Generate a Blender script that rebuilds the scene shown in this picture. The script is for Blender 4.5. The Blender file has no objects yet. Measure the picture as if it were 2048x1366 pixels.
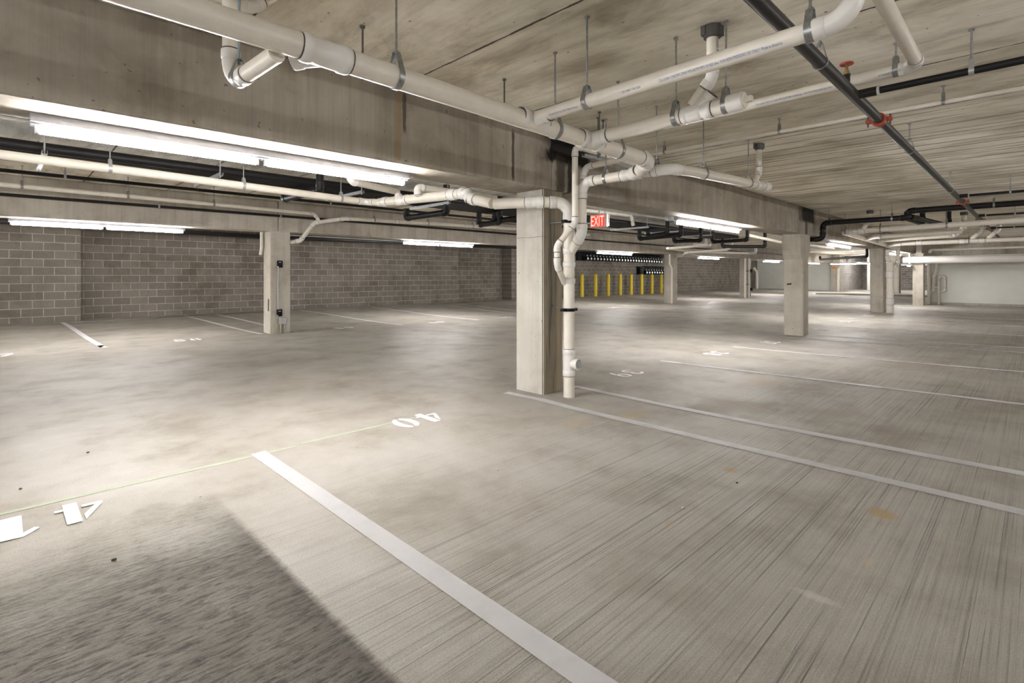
PIPES=[{'key': 'trunk', 'name': 'drain_trunk_pipe', 'label': 'long cream trunk drain pipe hung along the front of the near concrete beam', 'cat': 'pipe', 'r': 0.057, 'mat': 'pvc', 'pts': [(-1.2, 2.28, 2.2939999999999996), (0.316, 2.28, 2.264), (0.924, 2.28, 2.26), (2.424, 2.28, 2.233), (3.86, 2.28, 2.205), (4.1, 2.52, 2.18)], 'group': None, 'coup': [(0, 0.86)], 'wye': [((1.06, 2.28, 2.256), (0.86, 2.52, 2.215), 0.042), ((2.44, 2.28, 2.243), (2.44, 1.95, 2.255), 0.041), ((3.05, 2.28, 2.225), (3.05, 1.9, 2.243), 0.047)], 'bend': 1.0, 'fit': True, 'extra': None}, {'key': 'tbranch', 'name': 'drain_branch_pipe', 'label': 'short glossy cream branch dropping from ceiling and joining the trunk pipe from behind', 'cat': 'pipe', 'r': 0.038, 'mat': 'pvc', 'pts': [(0.82, 2.8, 2.75), (0.82, 2.8, 2.19), (0.87, 2.34, 2.22)], 'group': None, 'coup': [], 'wye': [], 'bend': 1.2, 'fit': True, 'extra': None}, {'key': 'r1', 'name': 'drain_branch_pipe', 'label': 'long cream branch pipe with blue printing, uppermost branch off the trunk, bending near frame top', 'cat': 'pipe', 'r': 0.04, 'mat': 'pvc', 'pts': [(2.43, 2.22, 2.25), (2.43, 0.513, 2.278), (2.43, 0.513, 2.75)], 'group': None, 'coup': [], 'wye': [], 'bend': 1.0, 'fit': True, 'extra': 'text1'}, {'key': 'r2', 'name': 'drain_branch_pipe', 'label': 'thick cream branch pipe off the trunk ending in a square cleanout plug', 'cat': 'pipe', 'r': 0.047, 'mat': 'pvc', 'pts': [(3.05, 2.2, 2.235), (3.05, 1.866, 2.234), (3.05, 1.627, 2.246), (3.05, 1.366, 2.248), (3.05, 1.188, 2.255)], 'group': None, 'coup': [(2, 0.55)], 'wye': [((3.05, 1.4660000000000002, 2.248), (3.05, 1.346, 2.36), 0.036)], 'bend': 1.0, 'fit': True, 'extra': 'plug'}, {'key': 'drop1', 'name': 'floor_drain_drop', 'label': 'cream drop pipe with dark grey ceiling collar feeding the cleanout branch', 'cat': 'pipe', 'r': 0.034, 'mat': 'pvc', 'pts': [(3.059, 1.375, 2.75), (3.059, 1.375, 2.44), (3.059, 1.505, 2.3)], 'group': None, 'coup': [], 'wye': [], 'bend': 0.9, 'fit': True, 'extra': 'collar'}, {'key': 'r3', 'name': 'drain_branch_pipe', 'label': 'cream pipe with blue printing crossing behind the dark sprinkler main and turning back', 'cat': 'pipe', 'r': 0.036, 'mat': 'pvc', 'pts': [(4.115, 2.27, 2.548), (4.115, 0.527, 2.572), (1.915, 0.527, 2.602)], 'group': None, 'coup': [], 'wye': [], 'bend': 0.8, 'fit': True, 'extra': 'text2'}, {'key': 'l1', 'name': 'drain_branch_pipe', 'label': 'cream pipe elbowing off the stack pipes and running capped past the near column', 'cat': 'pipe', 'r': 0.047, 'mat': 'pvc', 'pts': [(4.19, 3.37, 1.49), (4.15, 3.2, 1.66), (4.15, 3.2, 2.178), (4.15, 2.25, 2.178), (4.55, 2.25, 2.21), (6.493, 2.25, 2.297)], 'group': None, 'coup': [(4, 0.82), (4, 0.95)], 'wye': [((4.15, 2.62, 2.178), (3.9, 2.3, 2.2), 0.05)], 'bend': 0.9, 'fit': True, 'extra': 'cap'}, {'key': 'drop2', 'name': 'floor_drain_drop', 'label': 'cream drop pipe with grey ceiling collar feeding the capped run', 'cat': 'pipe', 'r': 0.03, 'mat': 'pvc', 'pts': [(6.164, 2.228, 2.75), (6.164, 2.228, 2.42), (6.044, 2.228, 2.3)], 'group': None, 'coup': [], 'wye': [], 'bend': 0.9, 'fit': True, 'extra': 'collar'}, {'key': 'stack', 'name': 'stack_pipe', 'label': 'thick cream floor to beam stack pipe standing beside the near column', 'cat': 'pipe', 'r': 0.057, 'mat': 'pvc', 'pts': [(4.181, 3.389, -0.00024141284845541873), (4.181, 3.389, 2.0), (3.92, 3.63, 2.0), (3.72, 4.02, 2.0)], 'group': None, 'coup': [], 'wye': [], 'bend': 0.9, 'fit': True, 'extra': 'stack'}, {'key': 'v1', 'name': 'vent_pipe', 'label': 'thin cream vent pipe with double offset bends in front of the thick stack', 'cat': 'pipe', 'r': 0.03, 'mat': 'pvc', 'pts': [(5.3, 3.222, 2.503), (4.043, 3.202, 2.523), (4.043, 3.202, 1.764), (3.917, 3.326, 1.538), (3.917, 3.326, 1.351), (4.131, 3.409, 1.171)], 'group': None, 'coup': [], 'wye': [], 'bend': 0.9, 'fit': True, 'extra': None}, {'key': 'v3', 'name': 'vent_pipe', 'label': 'slim cream vent pipe elbowing behind the stack elbow under the trunk', 'cat': 'pipe', 'r': 0.032, 'mat': 'pvc', 'pts': [(4.407, 3.376, 2.194), (4.407, 3.376, 2.39), (4.407, 2.62, 2.41)], 'group': None, 'coup': [], 'wye': [], 'bend': 1.2, 'fit': True, 'extra': None}, {'key': 'w1', 'name': 'conduit_pipe', 'label': 'thin cream pipe hung close under the ceiling beyond the cleanout branch', 'cat': 'pipe', 'r': 0.0175, 'mat': 'pvc', 'pts': [(5.31, 3.723, 2.631), (5.31, 2.821, 2.627), (5.31, 0.067, 2.613), (5.31, -1.433, 2.613)], 'group': None, 'coup': [], 'wye': [], 'bend': 1.0, 'fit': False, 'extra': None}, {'key': 'sp', 'name': 'sprinkler_main_pipe', 'label': 'dark grey sprinkler main running diagonally across the right half of the ceiling', 'cat': 'pipe', 'r': 0.036, 'mat': 'sprk', 'pts': [(-1.5, 0.888, 2.489), (26.5, 0.888, 2.489)], 'group': None, 'coup': [], 'wye': [], 'bend': 1.0, 'fit': False, 'extra': 'sprinkler'}, {'key': 'br0', 'name': 'sprinkler_branch_pipe', 'label': 'nearest black sprinkler branch line teeing off the dark main to the right', 'cat': 'pipe', 'r': 0.023, 'mat': 'black', 'pts': [(4.215, 0.858, 2.4939999999999998), (4.215, -3.5, 2.4939999999999998)], 'group': None, 'coup': [], 'wye': [], 'bend': 1.0, 'fit': False, 'extra': 'tee'}, {'key': 'br1', 'name': 'sprinkler_branch_pipe', 'label': 'second black sprinkler branch line teeing off the dark main to the right', 'cat': 'pipe', 'r': 0.02, 'mat': 'black', 'pts': [(10.76, 0.858, 2.4939999999999998), (10.76, -3.5, 2.4939999999999998)], 'group': None, 'coup': [], 'wye': [], 'bend': 1.0, 'fit': False, 'extra': 'tee'}, {'key': 'br2', 'name': 'sprinkler_branch_pipe', 'label': 'third black sprinkler branch line teeing off the dark main to the right', 'cat': 'pipe', 'r': 0.02, 'mat': 'black', 'pts': [(14.57, 0.858, 2.4939999999999998), (14.57, -3.5, 2.4939999999999998)], 'group': None, 'coup': [], 'wye': [], 'bend': 1.0, 'fit': False, 'extra': 'tee'}, {'key': 'br3', 'name': 'sprinkler_branch_pipe', 'label': 'fourth black sprinkler branch line teeing off the dark main to the right', 'cat': 'pipe', 'r': 0.02, 'mat': 'black', 'pts': [(18.6, 0.858, 2.4939999999999998), (18.6, -3.5, 2.4939999999999998)], 'group': None, 'coup': [], 'wye': [], 'bend': 1.0, 'fit': False, 'extra': 'tee'}, {'key': 'ul', 'name': 'vent_pipe', 'label': 'cream pipe end elbowing into the ceiling above the trunk at the frame top', 'cat': 'pipe', 'r': 0.03, 'mat': 'pvc', 'pts': [(-0.2699999999999999, 2.83, 2.62), (0.93, 2.83, 2.62), (1.037, 2.851, 2.73)], 'group': None, 'coup': [], 'wye': [], 'bend': 1.0, 'fit': True, 'extra': 'text3'}, {'key': 'pl1', 'name': 'drain_branch_pipe', 'label': 'cream pipe running behind the near beam under the bright tube light, bending to the stack', 'cat': 'pipe', 'r': 0.0445, 'mat': 'pvc', 'pts': [(-1.3479999999999999, 6.63, 2.3659999999999997), (-0.348, 6.63, 2.356), (0.019, 6.63, 2.347), (1.154, 6.63, 2.331), (3.294, 6.63, 2.287), (3.719, 6.63, 2.277), (3.719, 6.28, 2.2470000000000003)], 'group': None, 'coup': [], 'wye': [], 'bend': 0.9, 'fit': True, 'extra': None}, {'key': 'pl1b', 'name': 'drain_branch_pipe', 'label': 'thick cream pipe with many fittings climbing past the beam end toward the stack', 'cat': 'pipe', 'r': 0.058, 'mat': 'pvc', 'pts': [(3.719, 6.33, 2.2470000000000003), (3.719, 5.024, 2.187), (3.719, 4.468, 2.166), (3.719, 4.42, 2.1), (3.72, 4.05, 2.01)], 'group': None, 'coup': [(0, 0.12), (1, 0.55)], 'wye': [((3.719, 5.75, 2.2169999999999996), (3.739, 6.1, 2.4), 0.042)], 'bend': 0.9, 'fit': True, 'extra': None}, {'key': 'pl4', 'name': 'drain_branch_pipe', 'label': 'pale pipe glowing just behind the end of the near tube light', 'cat': 'pipe', 'r': 0.042, 'mat': 'pvc', 'pts': [(2.881, 5.591, 2.522), (2.894, 5.579, 2.337), (3.999, 6.325, 2.42)], 'group': None, 'coup': [], 'wye': [], 'bend': 0.9, 'fit': True, 'extra': None}, {'key': 'pl5', 'name': 'drain_branch_pipe', 'label': 'cream pipe with upright elbow peeking over the bent cream pipe', 'cat': 'pipe', 'r': 0.04, 'mat': 'pvc', 'pts': [(3.624, 5.278, 2.21), (3.615, 5.286, 2.319), (4.915, 5.286, 2.319)], 'group': None, 'coup': [], 'wye': [], 'bend': 0.9, 'fit': True, 'extra': None}, {'key': 'spl1', 'name': 'sprinkler_branch_pipe', 'label': 'upper black sprinkler pipe in the far left bay, just below the ceiling', 'cat': 'pipe', 'r': 0.026, 'mat': 'black', 'pts': [(-0.42, 9.6, 2.634), (19.535, 9.6, 2.664)], 'group': None, 'coup': [], 'wye': [], 'bend': 1.0, 'fit': False, 'extra': None}, {'key': 'pl2', 'name': 'drain_branch_pipe', 'label': 'slim cream pipe along the far left beam elbowing down into the far drain line', 'cat': 'pipe', 'r': 0.034, 'mat': 'pvc', 'pts': [(-0.455, 10.4, 2.552), (0.03, 10.4, 2.546), (3.83, 10.4, 2.515), (4.603, 10.4, 2.507), (4.723, 10.450000000000001, 2.387)], 'group': None, 'coup': [], 'wye': [], 'bend': 1.0, 'fit': True, 'extra': None}, {'key': 'spl2', 'name': 'sprinkler_branch_pipe', 'label': 'lower black sprinkler pipe fixed along the face of the far left beam', 'cat': 'pipe', 'r': 0.026, 'mat': 'black', 'pts': [(-4, 11.32, 2.503), (37.405, 11.32, 2.54)], 'group': None, 'coup': [], 'wye': [], 'bend': 1.0, 'fit': False, 'extra': None}, {'key': 'pl3', 'name': 'drain_branch_pipe', 'label': 'cream far drain line leaving the boxed column and running along the far beam', 'cat': 'pipe', 'r': 0.046, 'mat': 'pvc', 'pts': [(4.62, 11.62, 1.98), (4.78, 11.5, 2.02), (4.957, 11.17, 2.403), (5.457, 10.75, 2.503), (8.084, 10.75, 2.557), (10.831, 10.75, 2.607), (14.331, 10.75, 2.6270000000000002)], 'group': None, 'coup': [(3, 0.5), (4, 0.3)], 'wye': [], 'bend': 0.9, 'fit': True, 'extra': None}, {'key': 'bw', 'name': 'sprinkler_branch_pipe', 'label': 'black pipe running along the block wall beyond the far beam', 'cat': 'pipe', 'r': 0.055, 'mat': 'black', 'pts': [(-0.095, 14.0, 2.29), (3.138, 14.0, 2.261), (4.808, 14.0, 2.243), (8.941, 14.0, 2.273), (27, 14.0, 2.4)], 'group': None, 'coup': [], 'wye': [], 'bend': 1.0, 'fit': False, 'extra': None}, {'key': 'pl6', 'name': 'drain_branch_pipe', 'label': 'pale pipe emerging right of the stack above the lit exit sign', 'cat': 'pipe', 'r': 0.045, 'mat': 'pvc', 'pts': [(8.698, 7.3, 2.734), (9.624, 7.3, 2.739), (11.507, 7.3, 2.776), (11.607, 7.3, 2.526)], 'group': None, 'coup': [], 'wye': [], 'bend': 1.0, 'fit': True, 'extra': None}, {'key': 'wn1', 'name': 'drain_branch_pipe', 'label': 'cream pipe with capped elbow above the bollard side column', 'cat': 'pipe', 'r': 0.05, 'mat': 'pvc', 'pts': [(18.266, 8.281, 2.34), (18.512, 10.128, 2.3), (21.938, 10.696, 2.28), (25.131, 9.376, 2.28), (24.889, 9.13, 2.3), (24.889, 9.13, 2.6)], 'group': None, 'coup': [], 'wye': [], 'bend': 0.8, 'fit': True, 'extra': None}, {'key': 'wn2', 'name': 'drain_branch_pipe', 'label': 'cream pipe sloping past the bollard side column toward the next column', 'cat': 'pipe', 'r': 0.05, 'mat': 'pvc', 'pts': [(21.87, 11.519, 2.1), (21.464, 11.02, 2.11), (20.872, 10.534, 2.22), (21.164, 8.884, 2.3), (20.874, 8.602, 2.38), (20.874, 8.602, 2.75)], 'group': None, 'coup': [], 'wye': [], 'bend': 0.8, 'fit': True, 'extra': None}, {'key': 'wn3', 'name': 'drain_branch_pipe', 'label': 'cream twin drop beside the black drains over the drive aisle', 'cat': 'pipe', 'r': 0.045, 'mat': 'pvc', 'pts': [(18.772, 8.682, 2.84), (18.151, 8.395, 2.34), (17.244, 8.389, 2.32)], 'group': None, 'coup': [], 'wye': [], 'bend': 0.8, 'fit': True, 'extra': None}, {'key': 'wn4', 'name': 'drain_branch_pipe', 'label': 'long cream branch beyond the drive aisle with upright drop behind the mid column', 'cat': 'pipe', 'r': 0.05, 'mat': 'pvc', 'pts': [(16.825, 6.43, 2.52), (18.238, 6.368, 2.46), (19.576, 6.366, 2.42), (25.576, 6.1659999999999995, 2.42)], 'group': None, 'coup': [], 'wye': [], 'bend': 0.8, 'fit': True, 'extra': None}, {'key': 'bl1', 'name': 'storm_drain_pipe', 'label': 'black drain pipe stepping up beyond the mid column and running to the right', 'cat': 'pipe', 'r': 0.055, 'mat': 'black', 'pts': [(13.2, 3.952, 2.065), (13.2, 3.389, 2.065), (13.2, 3.389, 2.425), (13.2, 1.853, 2.425), (13.2, 1.853, 2.56), (13.2, -3.4, 2.56)], 'group': None, 'coup': [], 'wye': [], 'bend': 0.7, 'fit': True, 'extra': None}, {'key': 'bl2', 'name': 'storm_drain_pipe', 'label': 'black pipe offset running away from the stepped black drain', 'cat': 'pipe', 'r': 0.05, 'mat': 'black', 'pts': [(13.299999999999999, 1.903, 2.425), (14.7, 1.803, 2.405), (14.7, 1.803, 2.74)], 'group': None, 'coup': [], 'wye': [], 'bend': 0.7, 'fit': True, 'extra': None}, {'key': 'bl3', 'name': 'storm_drain_pipe', 'label': 'second black offset with vertical riser beside the stepped black drain', 'cat': 'pipe', 'r': 0.05, 'mat': 'black', 'pts': [(13.299999999999999, 1.803, 2.445), (15.799999999999999, 1.4529999999999998, 2.405), (15.799999999999999, 1.4529999999999998, 2.74)], 'group': None, 'coup': [], 'wye': [], 'bend': 0.7, 'fit': True, 'extra': None}, {'key': 'wa', 'name': 'drain_branch_pipe', 'label': 'front cream pipe of the far right cluster, hung across above the far column stack', 'cat': 'pipe', 'r': 0.06, 'mat': 'pvc', 'pts': [(21.3, 3.272, 2.14), (14.4, 3.272, 2.285), (14.4, 0.182, 2.34), (14.4, -3.4, 2.36)], 'group': None, 'coup': [(1, 0.12)], 'wye': [], 'bend': 0.8, 'fit': True, 'extra': None}, {'key': 'fd1', 'name': 'floor_drain_drop', 'label': 'cream drop with ceiling collar onto the front pipe of the far right cluster', 'cat': 'pipe', 'r': 0.045, 'mat': 'pvc', 'pts': [(14.369, 2.724, 2.75), (14.369, 2.724, 2.5050000000000003), (14.369, 2.8640000000000003, 2.345)], 'group': None, 'coup': [], 'wye': [], 'bend': 0.8, 'fit': True, 'extra': 'collar'}, {'key': 'wb', 'name': 'drain_branch_pipe', 'label': 'second cream pipe of the far right cluster, ending under a drop', 'cat': 'pipe', 'r': 0.055, 'mat': 'pvc', 'pts': [(16.7, 3.272, 2.2319999999999998), (16.3, 2.972, 2.252), (16.3, 1.257, 2.29)], 'group': None, 'coup': [], 'wye': [], 'bend': 0.7, 'fit': True, 'extra': None}, {'key': 'fd3', 'name': 'floor_drain_drop', 'label': 'cream drop with ceiling collar at the end of the second far pipe', 'cat': 'pipe', 'r': 0.05, 'mat': 'pvc', 'pts': [(16.3, 1.22, 2.75), (16.3, 1.22, 2.34)], 'group': None, 'coup': [], 'wye': [], 'bend': 1.0, 'fit': True, 'extra': 'collar'}, {'key': 'wc', 'name': 'drain_branch_pipe', 'label': 'third cream pipe of the far right cluster with a kinked end', 'cat': 'pipe', 'r': 0.045, 'mat': 'pvc', 'pts': [(18.2, 3.272, 2.209), (17.8, 3.137, 2.229), (17.8, 1.551, 2.279), (17.8, 1.432, 2.35), (17.0, 1.232, 2.5500000000000003)], 'group': None, 'coup': [], 'wye': [], 'bend': 0.7, 'fit': True, 'extra': None}, {'key': 'wd', 'name': 'drain_branch_pipe', 'label': 'rear cream pipe of the far right cluster with two slanted drops', 'cat': 'pipe', 'r': 0.06, 'mat': 'pvc', 'pts': [(19.6, 3.272, 2.165), (19.1, 2.972, 2.185), (19.1, 0.242, 2.199), (19.1, -3.4, 2.199)], 'group': None, 'coup': [(1, 0.2), (1, 0.55), (1, 0.7)], 'wye': [], 'bend': 0.7, 'fit': True, 'extra': None}, {'key': 'fd40', 'name': 'floor_drain_drop', 'label': 'cream slanted drop joining the rear pipe of the far right cluster', 'cat': 'pipe', 'r': 0.05, 'mat': 'pvc', 'pts': [(19.0, 1.0519499999999997, 2.75), (19.0, 1.0519499999999997, 2.47459), (19.080000000000002, 1.2619499999999997, 2.25459)], 'group': None, 'coup': [], 'wye': [], 'bend': 0.8, 'fit': True, 'extra': 'collar'}, {'key': 'fd41', 'name': 'floor_drain_drop', 'label': 'second cream slanted drop joining the rear pipe of the far right cluster', 'cat': 'pipe', 'r': 0.05, 'mat': 'pvc', 'pts': [(19.0, 0.717525, 2.75), (19.0, 0.717525, 2.476305), (19.080000000000002, 0.927525, 2.256305)], 'group': None, 'coup': [], 'wye': [], 'bend': 0.8, 'fit': True, 'extra': 'collar'}, {'key': 'we', 'name': 'conduit_pipe', 'label': 'thin cream conduit crossing above the white end wall', 'cat': 'pipe', 'r': 0.035, 'mat': 'pvc', 'pts': [(22.5, 2.558, 2.0), (22.5, 2.558, 2.107), (22.5, -3.4, 2.136)], 'group': None, 'coup': [], 'wye': [], 'bend': 0.8, 'fit': True, 'extra': None}, {'key': 's6', 'name': 'stack_pipe', 'label': 'cream stack pipe standing beside the far right column', 'cat': 'pipe', 'r': 0.1, 'mat': 'pvc', 'pts': [(21.012, 3.428, -0.0), (21.012, 3.428, 1.7)], 'group': None, 'coup': [(0, 0.22), (0, 0.75)], 'wye': [], 'bend': 1.0, 'fit': False, 'extra': None}, {'key': 's6a', 'name': 'stack_pipe', 'label': 'bent cream riser joining the far right stack from its left', 'cat': 'pipe', 'r': 0.055, 'mat': 'pvc', 'pts': [(21.024, 3.417, 1.308), (21.024, 3.417, 1.623), (20.953, 3.486, 1.805), (20.953, 3.486, 2.086)], 'group': None, 'coup': [], 'wye': [], 'bend': 0.6, 'fit': True, 'extra': None}, {'key': 's6b', 'name': 'stack_pipe', 'label': 'bent cream riser joining the far right stack from its right', 'cat': 'pipe', 'r': 0.06, 'mat': 'pvc', 'pts': [(21.047, 3.393, 1.424), (21.2, 3.242, 1.656), (21.2, 3.242, 2.186)], 'group': None, 'coup': [], 'wye': [], 'bend': 0.6, 'fit': True, 'extra': None}, {'key': 'e1', 'name': 'stack_pipe', 'label': 'straight cream pipe on the white end wall beside the last column', 'cat': 'pipe', 'r': 0.06, 'mat': 'pvc', 'pts': [(28.55, 3.28, 0.0), (28.55, 3.28, 1.735)], 'group': None, 'coup': [], 'wye': [], 'bend': 1.0, 'fit': False, 'extra': None}, {'key': 'e2', 'name': 'vent_pipe', 'label': 'kinked cream pipe on the white end wall joining the straight one', 'cat': 'pipe', 'r': 0.05, 'mat': 'pvc', 'pts': [(28.55, 3.263, 0.399), (28.55, 3.128, 0.617), (28.55, 3.112, 1.218), (28.55, 3.028, 1.453), (28.55, 3.028, 1.731)], 'group': None, 'coup': [], 'wye': [], 'bend': 0.6, 'fit': True, 'extra': None}, {'key': 'e3', 'name': 'vent_pipe', 'label': 'looped cream pipe on the white end wall', 'cat': 'pipe', 'r': 0.05, 'mat': 'pvc', 'pts': [(28.55, 2.945, 0.0), (28.55, 2.945, 1.197), (28.55, 2.748, 1.197), (28.55, 2.748, 0.582), (28.55, 2.912, 0.558)], 'group': None, 'coup': [], 'wye': [], 'bend': 0.6, 'fit': True, 'extra': None}, {'key': 'e4', 'name': 'vent_pipe', 'label': 'short level cream link between the kinked and looped wall pipes', 'cat': 'pipe', 'r': 0.045, 'mat': 'pvc', 'pts': [(28.55, 3.112, 0.735), (28.55, 2.962, 0.738)], 'group': None, 'coup': [], 'wye': [], 'bend': 1.0, 'fit': False, 'extra': None}, {'key': 'k51', 'name': 'trap_drain_pipe', 'label': 'dark drain dropping behind the near tube light and turning toward the far beam', 'cat': 'pipe', 'r': 0.05, 'mat': 'black', 'pts': [(3.203, 7.044, 2.84), (3.203, 7.044, 2.44), (3.182, 8.27, 2.44), (3.182, 8.27, 2.58)], 'group': None, 'coup': [], 'wye': [], 'bend': 0.3, 'fit': True, 'extra': None}, {'key': 'k52', 'name': 'trap_drain_pipe', 'label': 'black drain trap hanging between cream pipes, left of the near column', 'cat': 'pipe', 'r': 0.056, 'mat': 'black', 'pts': [(5.641, 8.603, 2.54), (5.641, 8.603, 2.36), (5.649, 7.351, 2.36), (5.649, 7.351, 2.845)], 'group': None, 'coup': [], 'wye': [], 'bend': 0.3, 'fit': True, 'extra': None}, {'key': 'k53', 'name': 'trap_drain_pipe', 'label': 'black drain trap with bent left leg, close to the near column', 'cat': 'pipe', 'r': 0.056, 'mat': 'black', 'pts': [(7.36, 8.44, 2.63), (7.36, 8.44, 2.33), (7.248, 7.665, 2.33), (7.248, 7.665, 2.845)], 'group': None, 'coup': [], 'wye': [], 'bend': 0.3, 'fit': True, 'extra': None}, {'key': 'k54', 'name': 'trap_drain_pipe', 'label': 'black drain trap ending behind the near column', 'cat': 'pipe', 'r': 0.056, 'mat': 'black', 'pts': [(7.304, 7.875, 2.6500000000000004), (7.304, 7.875, 2.37), (7.259, 6.645, 2.37), (7.259, 6.645, 2.845)], 'group': None, 'coup': [], 'wye': [], 'bend': 0.3, 'fit': True, 'extra': None}, {'key': 'k55', 'name': 'trap_drain_pipe', 'label': 'left hanging black drain trap beyond the exit sign', 'cat': 'pipe', 'r': 0.055, 'mat': 'black', 'pts': [(13.6, 8.336, 2.63), (13.6, 8.336, 2.33), (13.04, 6.724, 2.33), (13.04, 6.724, 2.845)], 'group': None, 'coup': [], 'wye': [], 'bend': 0.3, 'fit': True, 'extra': None}, {'key': 'k56', 'name': 'trap_drain_pipe', 'label': 'middle hanging black drain trap beyond the exit sign', 'cat': 'pipe', 'r': 0.055, 'mat': 'black', 'pts': [(15.392, 8.176, 2.58), (15.392, 8.176, 2.33), (15.545, 7.35, 2.33), (15.545, 7.35, 2.845)], 'group': None, 'coup': [], 'wye': [], 'bend': 0.3, 'fit': True, 'extra': None}, {'key': 'k57', 'name': 'trap_drain_pipe', 'label': 'short black drain trap over the cream twin drop', 'cat': 'pipe', 'r': 0.055, 'mat': 'black', 'pts': [(16.512, 7.419, 2.68), (16.512, 7.419, 2.33), (16.337, 6.244, 2.33), (16.337, 6.244, 2.845)], 'group': None, 'coup': [], 'wye': [], 'bend': 0.3, 'fit': True, 'extra': None}, {'key': 'k58', 'name': 'trap_drain_pipe', 'label': 'low black drain trap left of the mid column', 'cat': 'pipe', 'r': 0.055, 'mat': 'black', 'pts': [(18.288, 7.854, 2.72), (18.288, 7.854, 2.27), (19.359, 6.793, 2.27), (19.359, 6.793, 2.845)], 'group': None, 'coup': [], 'wye': [], 'bend': 0.3, 'fit': True, 'extra': None}, {'key': 'k59', 'name': 'trap_drain_pipe', 'label': 'black drain elbow beyond the mid column at right', 'cat': 'pipe', 'r': 0.06, 'mat': 'black', 'pts': [(35.27, 9.215, 2.4000000000000004), (35.27, 9.215, 2.2), (31.319, 6.065, 2.2), (31.319, 6.065, 2.845)], 'group': None, 'coup': [], 'wye': [], 'bend': 0.3, 'fit': True, 'extra': None}, {'key': 'k60', 'name': 'trap_drain_pipe', 'label': 'second black drain trap over the aisle beyond the exit sign', 'cat': 'pipe', 'r': 0.05, 'mat': 'black', 'pts': [(13.198, 7.813, 2.67), (13.198, 7.813, 2.37), (12.628, 6.894, 2.37), (12.628, 6.894, 2.845)], 'group': None, 'coup': [], 'wye': [], 'bend': 0.3, 'fit': True, 'extra': None}]
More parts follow.
